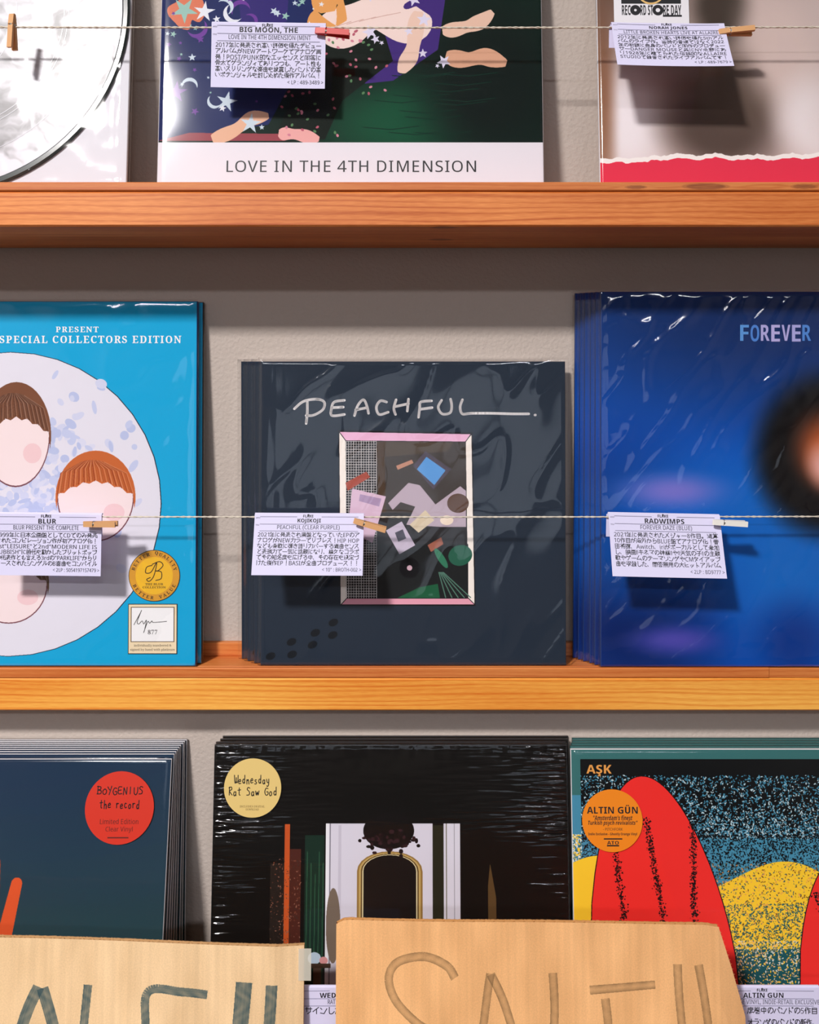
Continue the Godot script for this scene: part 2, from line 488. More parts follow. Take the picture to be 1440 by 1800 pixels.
# One line of mixed Japanese and Latin, spread from x0 to x1 with its characters e high, top edge at y.
func line_text(s: SurfaceTool, t: String, x0: float, x1: float, y: float, e: float, z: float, nib := 0.098) -> void:
	var runs := []
	var total := 0.0
	var i := 0
	while i < t.length():
		if t.unicode_at(i) < 128:
			var j := i
			while j < t.length() and t.unicode_at(j) < 128:
				j += 1
			var w := t.substr(i, j - i)
			var b := text_mesh(w.replace(" ", "l")).get_aabb()
			var wide := b.size.x / 0.345 * 0.80
			runs.append([w, wide])
			total += wide + 0.12
			i = j
		else:
			runs.append([t[i], 0.0])
			total += 1.0
			i += 1
	var cell := (x1 - x0) / total
	var x := x0
	for r in runs:
		if r[1] > 0.0:
			var low: bool = r[0] in ["/"] or r[0].contains("/") or r[0].contains(",")
			fit_text(s, r[0], x + 0.05 * cell, x + (r[1] + 0.02) * cell, y - e * (1.0 if low else 0.94), y - e * 0.12, z, false, false)
			x += (r[1] + 0.12) * cell
		else:
			var g := []
			for st in glyph(r[0]):
				var k := []
				for p in st:
					k.append(Vector2(x + (0.06 + 0.86 * p.x) * cell, y - e * (0.04 + 0.90 * p.y)))
				g.append(k)
			ribbons(s, g, e * nib, z)
			x += cell

# Handwriting: strokes given as lists of points, smoothed and drawn with a round pen.
func pen(s: SurfaceTool, strokes: Array, at: Vector2, size: Vector2, width: float, z: float) -> void:
	var g := []
	for st in strokes:
		var k := []
		for p in st:
			k.append(at + Vector2(p[0], p[1]) * size)
		g.append(smooth(k, 5))
	ribbons(s, g, width, z, true)

# Hand letters on a square, y up, each a list of strokes.
const HAND := {
	"B": [[[0.1, 0.0], [0.15, 1.0]], [[0.0, 0.95], [0.6, 0.9], [0.6, 0.6], [0.2, 0.5], [0.7, 0.4], [0.65, 0.05], [0.0, 0.0]]],
	"O": [[[0.45, 0.75], [0.1, 0.5], [0.2, 0.1], [0.6, 0.1], [0.75, 0.5], [0.45, 0.75]]],
	"Y": [[[0.0, 0.9], [0.35, 0.5]], [[0.7, 1.0], [0.3, -0.1]]],
	"G": [[[0.7, 0.8], [0.3, 0.85], [0.05, 0.4], [0.3, 0.0], [0.7, 0.1], [0.7, 0.4], [0.4, 0.4]]],
	"E": [[[0.65, 0.9], [0.1, 0.85], [0.1, 0.05], [0.7, 0.05]], [[0.1, 0.45], [0.55, 0.5]]],
	"N": [[[0.05, 0.0], [0.1, 0.9]], [[0.1, 0.9], [0.6, 0.05]], [[0.6, 0.05], [0.65, 0.95]]],
	"I": [[[0.3, 0.0], [0.32, 0.9]]],
	"U": [[[0.05, 0.9], [0.1, 0.2], [0.4, 0.0], [0.65, 0.3], [0.7, 0.95]]],
	"S": [[[0.65, 0.85], [0.3, 0.95], [0.1, 0.7], [0.55, 0.4], [0.5, 0.05], [0.0, 0.0]]],
	"W": [[[0.0, 1.0], [0.1, 0.2], [0.25, 0.0], [0.4, 0.3], [0.42, 0.7], [0.42, 0.3], [0.6, 0.05], [0.8, 0.3], [0.85, 1.0]]],
	"R": [[[0.1, 0.0], [0.12, 1.0]], [[0.0, 0.9], [0.5, 1.0], [0.6, 0.7], [0.15, 0.5], [0.7, 0.0]]],
	"t": [[[0.3, 0.9], [0.3, 0.1], [0.5, 0.0]], [[0.0, 0.6], [0.6, 0.65]]],
	"h": [[[0.1, 1.0], [0.1, 0.0]], [[0.1, 0.35], [0.4, 0.55], [0.55, 0.35], [0.55, 0.0]]],
	"e": [[[0.1, 0.3], [0.55, 0.35], [0.4, 0.58], [0.1, 0.4], [0.15, 0.05], [0.6, 0.1]]],
	"r": [[[0.1, 0.55], [0.15, 0.0]], [[0.12, 0.35], [0.35, 0.55], [0.55, 0.5]]],
	"c": [[[0.5, 0.5], [0.2, 0.55], [0.1, 0.2], [0.3, 0.0], [0.55, 0.1]]],
	"o": [[[0.35, 0.55], [0.1, 0.35], [0.2, 0.03], [0.5, 0.1], [0.55, 0.4], [0.35, 0.55]]],
	"d": [[[0.5, 0.45], [0.2, 0.5], [0.08, 0.2], [0.25, 0.0], [0.5, 0.15]], [[0.55, 1.0], [0.52, 0.0]]],
	"n": [[[0.1, 0.55], [0.12, 0.0]], [[0.12, 0.35], [0.4, 0.55], [0.55, 0.3], [0.6, 0.0]]],
	"s": [[[0.5, 0.5], [0.2, 0.52], [0.2, 0.32], [0.48, 0.22], [0.4, 0.02], [0.05, 0.03]]],
	"a": [[[0.5, 0.45], [0.2, 0.5], [0.08, 0.2], [0.25, 0.0], [0.5, 0.2]], [[0.52, 0.52], [0.55, 0.02]]],
	"y": [[[0.05, 0.5], [0.2, 0.1], [0.5, 0.1]], [[0.55, 0.52], [0.5, -0.2], [0.25, -0.4], [0.1, -0.3]]],
	"w": [[[0.0, 0.5], [0.15, 0.0], [0.35, 0.4], [0.5, 0.0], [0.7, 0.52]]],
	" ": [],
}
func handwrite(s: SurfaceTool, t: String, x0: float, x1: float, y: float, h: float, width: float, z: float) -> void:
	var step := (x1 - x0) / t.length()
	for i in t.length():
		pen(s, HAND.get(t[i], []), Vector2(x0 + i * step, y + (0.06 * h if i % 2 == 0 else -0.04 * h)), Vector2(step * 1.08, h), width, z)

# ------------------------------------------------------------------ printed pictures (flat print only)
class Art:
	var im: Image
	var w: float
	var h: float
	var W: int
	var H: int

	func _init(w_: float, h_: float, res: int, ground: Color) -> void:
		w = w_
		h = h_
		W = res
		H = int(res * h / w)
		im = Image.create(W, H, false, Image.FORMAT_RGB8)
		im.fill(ground)

	# Broad soft patches of ink: each [x, y, rx, ry, turn, colour with alpha, softness], in metres on the sleeve.
	func patches(ground: Color, list: Array, cells := 150) -> void:
		var k := Image.create(cells, cells, false, Image.FORMAT_RGB8)
		for j in cells:
			for i in cells:
				var x := (i + 0.5) / cells * w
				var y := (1.0 - (j + 0.5) / cells) * h
				var c := ground
				for b in list:
					var p := Vector2(x - b[0], y - b[1]).rotated(-b[4])
					var d := Vector2(p.x / b[2], p.y / b[3]).length()
					var a: float = b[5].a * (1.0 - smoothstep(1.0 - b[6], 1.0 + b[6], d))
					c = c.lerp(Color(b[5].r, b[5].g, b[5].b), a)
				k.set_pixel(i, j, c)
		k.resize(W, H, Image.INTERPOLATE_CUBIC)
		im = k

	func poly(pts: Array, col: Color) -> void:
		var q := []
		var lo := 1e9
		var hi := -1e9
		for p in pts:
			var v := Vector2(p.x / w * W, (1.0 - p.y / h) * H)
			q.append(v)
			lo = minf(lo, v.y)
			hi = maxf(hi, v.y)
		var n := q.size()
		for row in range(maxi(int(lo), 0), mini(int(hi) + 1, H)):
			var yy := row + 0.5
			var xs := []
			for i in n:
				var a: Vector2 = q[i]
				var b: Vector2 = q[(i + 1) % n]
				if (a.y <= yy) != (b.y <= yy):
					xs.append(a.x + (yy - a.y) / (b.y - a.y) * (b.x - a.x))
			xs.sort()
			for i in xs.size() / 2:
				var x0 := clampi(roundi(xs[i * 2]), 0, W)
				var x1 := clampi(roundi(xs[i * 2 + 1]), 0, W)
				if x1 > x0:
					im.fill_rect(Rect2i(x0, row, x1 - x0, 1), col)

	func oval(x: float, y: float, rx: float, ry: float, col: Color, turn := 0.0) -> void:
		var p := []
		for k in 40:
			p.append(Vector2(x, y) + Vector2(cos(TAU * k / 40) * rx, sin(TAU * k / 40) * ry).rotated(turn))
		poly(p, col)

	func bar(x0: float, y0: float, x1: float, y1: float, col: Color) -> void:
		poly([Vector2(x0, y0), Vector2(x1, y0), Vector2(x1, y1), Vector2(x0, y1)], col)

	func line(pts: Array, width: float, col: Color) -> void:
		for i in pts.size() - 1:
			var d: Vector2 = (pts[i + 1] - pts[i]).normalized()
			var o := Vector2(-d.y, d.x) * width / 2
			poly([pts[i] - o, pts[i] + o, pts[i + 1] + o, pts[i + 1] - o], col)
			oval(pts[i].x, pts[i].y, width / 2, width / 2, col)
		oval(pts[-1].x, pts[-1].y, width / 2, width / 2, col)

	# A tapered round-ended limb between two circles.
	func limb(a: Vector2, ra: float, b: Vector2, rb: float, col: Color) -> void:
		var d := (b - a).normalized()
		var o := Vector2(-d.y, d.x)
		poly([a - o * ra, a + o * ra, b + o * rb, b - o * rb], col)
		oval(a.x, a.y, ra, ra, col)
		oval(b.x, b.y, rb, rb, col)

	# A ribbon that swells and tapers along its course.
	func scarf(pts: Array, width: float, col: Color) -> void:
		var path := []
		var n := pts.size()
		for i in n - 1:
			for k in 8:
				path.append((pts[i] as Vector2).cubic_interpolate(pts[i + 1], pts[maxi(i - 1, 0)], pts[mini(i + 2, n - 1)], k / 8.0))
		path.append(pts[n - 1])
		var one := []
		var two := []
		for i in path.size():
			var t := i / float(path.size() - 1)
			var d: Vector2 = (path[mini(i + 1, path.size() - 1)] - path[maxi(i - 1, 0)]).normalized()
			var o := Vector2(-d.y, d.x) * width * (0.12 + 0.38 * pow(sin(PI * clampf(t * 0.92 + 0.05, 0.0, 1.0)), 0.7)) * (1.0 + 0.16 * sin(t * 11.0))
			one.append(path[i] + o)
			two.push_front(path[i] - o * (1.0 + 0.2 * sin(t * 7.0 + 1.0)))
		poly(one + two, col)

	func star(x: float, y: float, r: float, turn: float, col: Color, points := 5, inner := 0.42) -> void:
		var p := []
		for k in points * 2:
			p.append(Vector2(x, y) + Vector2.from_angle(turn + PI * k / points) * (r if k % 2 == 0 else r * inner))
		poly(p, col)

	func moon(x: float, y: float, r: float, turn: float, col: Color) -> void:
		var p := []
		for k in 17:
			p.append(Vector2(x, y) + Vector2.from_angle(turn + lerpf(-1.9, 1.9, k / 16.0)) * r)
		for k in 17:
			p.append(Vector2(x, y) + Vector2(-0.42 * r, 0).rotated(turn) + Vector2.from_angle(turn + lerpf(1.55, -1.55, k / 16.0)) * r * 0.95)
		poly(p, col)

	# Ink flecks thrown over a region, thinning from y0 (dense) to y1 (bare).
	func flecks(r: RandomNumberGenerator, n: int, x0: float, x1: float, y0: float, y1: float, size: float, cols: Array, power := 1.5) -> void:
		for i in n:
			var t := pow(r.randf(), power)
			var x := r.randf_range(x0, x1)
			var y := lerpf(y0, y1, t)
			var s := size * r.randf_range(0.5, 1.2)
			var a := Vector2.from_angle(r.randf() * TAU) * s
			var b := Vector2(-a.y, a.x) * 0.45
			poly([Vector2(x, y) - a, Vector2(x, y) + b, Vector2(x, y) + a, Vector2(x, y) - b], cols[r.randi() % cols.size()])

	func tex() -> ImageTexture:
		return ImageTexture.create_from_image(im)

func rgb(r: float, g: float, b: float, a := 1.0) -> Color:
	return Color(r / 255.0, g / 255.0, b / 255.0, a)

# px helpers: where a point measured on the photograph lies on each sleeve, in metres from its lower left corner
func v2(x: float, y: float) -> Vector2:
	return Vector2(x, y)

func art_love() -> ImageTexture:
	var a := Art.new(0.305, 0.31, 1200, rgb(14, 40, 33))
	var X := func(px: float) -> float: return (px - 275.0) / 2233.0
	var Y := func(py: float) -> float: return 0.0129 + (318.0 - py) / 2130.0
	var navy := rgb(28, 40, 92)
	a.patches(rgb(12, 34, 28), [
		[X.call(720), Y.call(215), 0.065, 0.030, 0.1, rgb(20, 78, 54), 0.7],
		[X.call(860), Y.call(150), 0.05, 0.06, 0.0, rgb(10, 24, 22), 0.6]])
	a.poly([v2(0, Y.call(250)), v2(X.call(470), Y.call(222)), v2(X.call(540), Y.call(90)), v2(X.call(590), 0.31), v2(0, 0.31)], navy)
	a.poly([v2(X.call(640), Y.call(150)), v2(X.call(655), Y.call(60)), v2(X.call(700), 0.31), v2(X.call(830), 0.31), v2(X.call(770), Y.call(90)), v2(X.call(690), Y.call(145))], rgb(66, 44, 120))
	a.poly([v2(X.call(420), Y.call(60)), v2(X.call(380), 0.31), v2(X.call(520), 0.31), v2(X.call(500), Y.call(40))], rgb(52, 42, 112))
	a.poly([v2(X.call(480), Y.call(248)), v2(X.call(560), Y.call(60)), v2(X.call(575), Y.call(-20)), v2(X.call(665), Y.call(30)), v2(X.call(690), Y.call(110)), v2(X.call(600), Y.call(180)), v2(X.call(570), Y.call(248))], rgb(16, 26, 22))
	a.poly([v2(0, Y.call(250)), v2(X.call(330), Y.call(236)), v2(X.call(500), Y.call(238)), v2(X.call(500), Y.call(250))], rgb(150, 70, 80))
	# loose scarf shapes in the print's warm pale colours
	a.scarf([v2(X.call(370), Y.call(246)), v2(X.call(410), Y.call(232)), v2(X.call(440), Y.call(212)), v2(X.call(470), Y.call(206))], 0.012, rgb(226, 178, 150))
	a.scarf([v2(X.call(488), Y.call(236)), v2(X.call(520), Y.call(240)), v2(X.call(560), Y.call(247))], 0.011, rgb(232, 170, 168))
	a.scarf([v2(X.call(778), Y.call(56)), v2(X.call(812), Y.call(52)), v2(X.call(840), Y.call(44)), v2(X.call(868), Y.call(22))], 0.013, rgb(228, 190, 170))
	a.scarf([v2(X.call(784), Y.call(100)), v2(X.call(820), Y.call(108)), v2(X.call(856), Y.call(104)), v2(X.call(892), Y.call(114))], 0.015, rgb(216, 164, 136))
	a.scarf([v2(X.call(560), Y.call(52)), v2(X.call(610), Y.call(46)), v2(X.call(660), Y.call(28)), v2(X.call(720), Y.call(42)), v2(X.call(742), Y.call(20))], 0.036, rgb(238, 214, 208))
	a.scarf([v2(X.call(736), Y.call(22)), v2(X.call(728), Y.call(70)), v2(X.call(718), Y.call(104)), v2(X.call(704), Y.call(132))], 0.014, rgb(232, 198, 182))
	a.scarf([v2(X.call(548), Y.call(60)), v2(X.call(568), Y.call(30)), v2(X.call(572), Y.call(4)), v2(X.call(600), -0.02 + Y.call(0))], 0.024, rgb(224, 158, 92))
	a.scarf([v2(X.call(298), Y.call(40)), v2(X.call(322), Y.call(20)), v2(X.call(352), Y.call(12))], 0.026, rgb(214, 120, 92))
	for k in 5:
		a.line([v2(X.call(585 + k * 22), Y.call(50 - k * 5)), v2(X.call(615 + k * 22), Y.call(40 - k * 4))], 0.0006, rgb(206, 168, 160))
	var r := RandomNumberGenerator.new()
	r.seed = 12
	for k in 170:
		var x := r.randf_range(0.004, 0.135)
		var y := r.randf_range(0.052, 0.30)
		if x > 0.09 and y < 0.10:
			continue
		var c: Color = [rgb(226, 228, 236), rgb(200, 214, 226), rgb(110, 60, 150), rgb(150, 190, 180)][r.randi() % 4]
		var big := r.randf()
		if big > 0.88:
			a.star(x, y, r.randf_range(0.007, 0.012), r.randf() * TAU, c, 5, 0.36)
		elif big > 0.74:
			a.moon(x, y, r.randf_range(0.005, 0.009), r.randf() * TAU, c)
		else:
			a.star(x, y, r.randf_range(0.0010, 0.0036), r.randf() * TAU, c)
	for k in 26:
		var x := r.randf_range(X.call(640), X.call(790))
		var y := r.randf_range(Y.call(120), 0.22)
		a.star(x, y, r.randf_range(0.002, 0.009), r.randf() * TAU, rgb(220, 214, 236))
	for k in 90:
		var x := r.randf_range(X.call(490), X.call(680))
		var y := r.randf_range(Y.call(245), Y.call(50))
		if x > X.call(600) and y < Y.call(170):
			continue
		a.oval(x, y, 0.0014, 0.0010, [rgb(206, 130, 150), rgb(180, 90, 110), rgb(90, 130, 90)][r.randi() % 3], r.randf() * 3)
	for k in 14:      # folds printed in the dark green cloth
		var x := r.randf_range(X.call(620), X.call(780))
		var y := r.randf_range(Y.call(240), Y.call(130))
		a.line([v2(x, y), v2(x + 0.022, y - 0.002), v2(x + 0.045, y + 0.001)], 0.0007, rgb(12, 46, 36))
	a.bar(0, 0, 0.305, Y.call(253), rgb(230, 225, 234))
	return a.tex()

func art_torn() -> ImageTexture:
	var a := Art.new(0.305, 0.31, 1000, rgb(200, 180, 175))
	a.patches(rgb(196, 176, 172), [
		[0.020, 0.06, 0.028, 0.05, 0.2, rgb(240, 232, 236), 0.8],
		[0.002, 0.10, 0.010, 0.12, 0.0, rgb(150, 108, 84), 0.7],
		[0.02, 0.20, 0.05, 0.07, 0.0, rgb(112, 84, 72), 0.7],
		[0.09, 0.10, 0.035, 0.045, 0.4, rgb(150, 132, 124), 0.7],
		[0.095, 0.055, 0.042, 0.032, -0.25, rgb(88, 72, 66), 0.55],
		[0.115, 0.085, 0.03, 0.03, -0.5, rgb(96, 80, 72), 0.5],
		[0.10, 0.155, 0.022, 0.030, 0.1, rgb(70, 60, 54), 0.5],
		[0.15, 0.115, 0.03, 0.05, 0.3, rgb(212, 190, 184), 0.6],
		[0.175, 0.06, 0.03, 0.035, 0.2, rgb(236, 226, 228), 0.6],
		[0.24, 0.12, 0.06, 0.12, 0.0, rgb(206, 188, 184), 0.6]])
	var top := []
	var low := []
	var n := FastNoiseLite.new()
	n.seed = 5
	n.frequency = 1.0
	for k in 121:
		var x := 0.305 * k / 120.0
		var y := 0.0285 + 0.0030 * n.get_noise_1d(x * 40) + 0.0010 * n.get_noise_1d(x * 400) + 0.0030 * smoothstep(0.02, 0.05, x)
		low.append(v2(x, y - 0.0014 - 0.0012 * absf(n.get_noise_1d(x * 170 + 9))))
		top.append(v2(x, y + 0.0020 + 0.0010 * n.get_noise_1d(x * 260 + 50)))
	var back := low.duplicate()
	back.reverse()
	a.poly(top + back, rgb(244, 240, 238))
	a.poly(low + [v2(0.305, 0), v2(0, 0)], rgb(226, 56, 82))
	return a.tex()

func art_plate() -> ImageTexture:
	var a := Art.new(0.305, 0.3025, 1200, rgb(22, 164, 214))
	var X := func(px: float) -> float: return 0.305 + (px - 343.0) / 2125.0
	var Y := func(py: float) -> float: return 0.001 + (1172.0 - py) / 2123.0
	a.oval(0.305 - 0.155, 0.134, 0.1262, 0.1262, rgb(40, 44, 60))
	a.oval(0.305 - 0.1553, 0.134, 0.1257, 0.1257, rgb(224, 220, 232))
	var r := RandomNumberGenerator.new()
	r.seed = 3
	for k in 420:
		var p := v2(X.call(60), Y.call(860)) + Vector2(r.randfn(0, 0.036), r.randfn(0, 0.034))
		a.oval(p.x, p.y, r.randf_range(0.002, 0.006), r.randf_range(0.0015, 0.004), [rgb(206, 208, 232), rgb(194, 200, 230), rgb(214, 214, 234), rgb(184, 192, 226)][r.randi() % 4], r.randf() * 3)
	# three plain faceless busts stand in for the painted portraits
	for b in [[24, 770, 58, 88, rgb(122, 76, 54), rgb(84, 52, 40)], [165, 878, 66, 76, rgb(196, 102, 54), rgb(150, 66, 36)], [14, 1030, 66, 68, rgb(120, 90, 70), rgb(90, 62, 50)]]:
		var cx: float = X.call(b[0])
		var cy: float = Y.call(b[1])
		var rx: float = b[2] / 2125.0
		var ry: float = b[3] / 2125.0
		a.oval(cx, cy, rx * 1.03, ry * 1.03, rgb(120, 70, 80))
		a.oval(cx, cy, rx, ry, rgb(240, 220, 222))
		a.oval(cx + rx * 0.5, cy - ry * 0.35, rx * 0.28, ry * 0.2, rgb(236, 200, 204))
		var cap := []
		for k in 25:
			var t := lerpf(-0.25, PI + 0.25, k / 24.0)
			cap.append(v2(cx, cy) + Vector2(cos(t) * rx * 1.07, sin(t) * ry * 1.08))
		for k in 13:
			cap.append(v2(cx - rx * 1.0 + rx * 2.0 * k / 12.0, cy + ry * (0.02 + 0.30 * sin(PI * k / 12.0) + (0.07 if k % 2 == 0 else 0.0))))
		a.poly(cap, b[4])
		var crown := v2(cx - rx * 0.1, cy + ry * 0.95)
		for k in 44:
			var q := k / 43.0
			var foot := v2(cx - rx * 1.02 + rx * 2.04 * q, cy + ry * (0.06 + 0.32 * sin(PI * q)))
			var mid := crown.lerp(foot, 0.5) + Vector2((q - 0.5) * rx * 0.75, ry * 0.10 * absf(q - 0.5))
			a.line([crown.lerp(mid, 0.35), mid, foot], r.randf_range(0.0004, 0.0010), b[5] if k % 3 == 0 else (b[4].lightened(0.16) if k % 3 == 1 else b[4].darkened(0.15)))
	return a.tex()

func art_peach() -> ImageTexture:
	var a := Art.new(0.2535, 0.2525, 1400, rgb(38, 48, 62))
	var X := func(px: float) -> float: return (px - 458.0) / 2135.0
	var Y := func(py: float) -> float: return 0.004 + (1165.0 - py) / 2125.0
	var V := func(px: float, py: float) -> Vector2: return v2((px - 458.0) / 2135.0, 0.004 + (1165.0 - py) / 2125.0)
	# stray dark oval prints along the lower edge
	for p in [[587, 1098], [586, 1120], [555, 1116], [550, 1137], [513, 1132], [514, 1154], [476, 1157]]:
		a.oval(X.call(p[0]), Y.call(p[1]), 0.0042, 0.0030, rgb(24, 28, 34), 0.45)
	# frame
	a.poly([V.call(595, 759), V.call(834, 763), V.call(839, 1069), V.call(599, 1068)], rgb(30, 26, 30))
	a.poly([V.call(597, 762), V.call(831, 766), V.call(821, 779), V.call(609, 777)], rgb(240, 184, 216))
	a.poly([V.call(597, 763), V.call(608, 778), V.call(611, 1054), V.call(600, 1066)], rgb(250, 240, 232))
	a.poly([V.call(832, 767), V.call(822, 779), V.call(826, 1055), V.call(837, 1066)], rgb(250, 240, 232))
	a.poly([V.call(611, 1056), V.call(826, 1056), V.call(836, 1066), V.call(602, 1066)], rgb(236, 164, 184))
	# picture inside: a checked strip and loose shapes in the picture's colours
	a.poly([V.call(609, 778), V.call(822, 780), V.call(826, 1055), V.call(611, 1055)], rgb(44, 42, 44))
	a.poly([V.call(664, 779), V.call(822, 780), V.call(823, 905), V.call(666, 905)], rgb(66, 58, 54))
	a.poly([V.call(676, 779), V.call(800, 780), V.call(790, 796), V.call(680, 806)], rgb(84, 72, 62))
	a.poly([V.call(664, 779), V.call(677, 779), V.call(680, 905), V.call(666, 905)], rgb(78, 60, 46))
	a.poly([V.call(666, 960), V.call(826, 960), V.call(826, 1055), V.call(666, 1055)], rgb(28, 30, 32))
	a.poly([V.call(609, 778), V.call(663, 778), V.call(664, 1055), V.call(611, 1055)], rgb(20, 18, 20))
	for i in 13:
		a.line([V.call(609 + i * 4.5, 778), V.call(609.5 + i * 4.5, 1055)], 0.00042, rgb(214, 208, 208))
	for i in 61:
		a.line([V.call(609, 779 + i * 4.55), V.call(663, 779 + i * 4.55)], 0.00042, rgb(214, 208, 208))
	a.poly([V.call(608, 852), V.call(645, 832), V.call(652, 842), V.call(612, 866)], rgb(170, 78, 62))
	a.poly([V.call(620, 862), V.call(680, 876), V.call(656, 958), V.call(612, 935)], rgb(222, 190, 212))
	a.poly([V.call(634, 872), V.call(672, 880), V.call(668, 894), V.call(632, 884)], rgb(176, 150, 184))
	a.poly([V.call(698, 822), V.call(726, 811), V.call(729, 817), V.call(701, 829)], rgb(196, 140, 116))
	a.poly([V.call(728, 822), V.call(750, 796), V.call(796, 828), V.call(764, 864)], rgb(84, 76, 90))
	a.poly([V.call(735, 828), V.call(752, 806), V.call(786, 830), V.call(766, 856)], rgb(96, 158, 222))
	a.poly([V.call(684, 888), V.call(720, 852), V.call(740, 856), V.call(768, 890), V.call(812, 858), V.call(822, 866), V.call(822, 930), V.call(780, 930), V.call(716, 926), V.call(732, 894), V.call(706, 886), V.call(692, 900)], rgb(190, 172, 186))
	a.poly([V.call(722, 926), V.call(750, 900), V.call(766, 918), V.call(738, 940)], rgb(222, 204, 176))
	a.oval(X.call(808), Y.call(888), 0.009, 0.008, rgb(96, 70, 58))
	a.oval(X.call(788), Y.call(918), 0.0055, 0.004, rgb(246, 226, 206))
	a.poly([V.call(680, 936), V.call(708, 920), V.call(732, 962), V.call(704, 978)], rgb(204, 190, 210))
	a.poly([V.call(696, 940), V.call(710, 934), V.call(716, 950), V.call(702, 956)], rgb(80, 78, 92))
	a.poly([V.call(754, 962), V.call(778, 948), V.call(782, 960), V.call(760, 974)], rgb(166, 100, 82))
	a.oval(X.call(722), Y.call(1002), 0.0085, 0.0085, rgb(14, 14, 18))
	a.oval(X.call(722), Y.call(1002), 0.0022, 0.0022, rgb(214, 176, 190))
	a.oval(X.call(812), Y.call(980), 0.010, 0.0085, rgb(40, 96, 76), 0.3)
	a.oval(X.call(778), Y.call(985), 0.0095, 0.0028, rgb(52, 122, 92), -1.0)
	a.poly([V.call(700, 1055), V.call(740, 1036), V.call(772, 1030), V.call(776, 1055)], rgb(28, 92, 60))
	for i in 5:
		a.line([V.call(774 + i * 2, 1010), V.call(786 + i * 11, 1054)], 0.0009, rgb(84, 124, 108))
	# corner lines of the frame
	for p in [[597, 762, 609, 778], [831, 766, 822, 779], [837, 1066, 826, 1055]]:
		a.line([V.call(p[0], p[1]), V.call(p[2], p[3])], 0.0006, rgb(30, 26, 30))
	return a.tex()

func art_blue() -> ImageTexture:
	var a := Art.new(0.31, 0.3096, 900, rgb(20, 66, 150))
	a.patches(rgb(8, 84, 188), [
		[0.15, 0.32, 0.22, 0.10, 0.0, rgb(22, 46, 98), 0.7],
		[0.02, 0.06, 0.07, 0.10, 0.2, rgb(10, 34, 96), 0.8],
		[0.10, 0.12, 0.12, 0.05, 0.2, rgb(18, 100, 194), 0.8],
		[0.06, 0.145, 0.035, 0.012, 0.0, rgb(120, 118, 204), 0.9],
		[0.062, 0.022, 0.030, 0.010, 0.0, rgb(78, 74, 170), 0.9],
		[0.16, 0.075, 0.05, 0.06, 0.3, rgb(20, 104, 194), 0.8],
		[0.16, 0.02, 0.03, 0.03, 0.0, rgb(10, 56, 140), 0.8],
		[0.19, 0.175, 0.062, 0.066, 0.0, rgb(18, 16, 18), 0.25],
		[0.188, 0.178, 0.022, 0.026, 0.2, rgb(196, 96, 50), 0.8],
		[0.185, 0.165, 0.012, 0.016, 0.3, rgb(230, 170, 160), 0.8]])
	return a.tex()

func art_slate() -> ImageTexture:
	var a := Art.new(0.305, 0.305, 900, rgb(46, 68, 84))
	a.patches(rgb(38, 64, 72), [
		[0.15, 0.36, 0.3, 0.14, 0.0, rgb(30, 50, 76), 0.8],
		[0.15, 0.02, 0.3, 0.12, 0.0, rgb(44, 74, 72), 0.8]])
	# two tapered upright shapes in warm red at the far side
	var X := 0.305
	a.limb(v2(X - 0.143, 0.223), 0.0052, v2(X - 0.140, 0.10), 0.010, rgb(206, 74, 38))
	a.limb(v2(X - 0.123, 0.207), 0.0046, v2(X - 0.136, 0.13), 0.0075, rgb(214, 84, 44))
	a.limb(v2(X - 0.150, 0.12), 0.024, v2(X - 0.155, 0.05), 0.026, rgb(204, 74, 38))
	return a.tex()

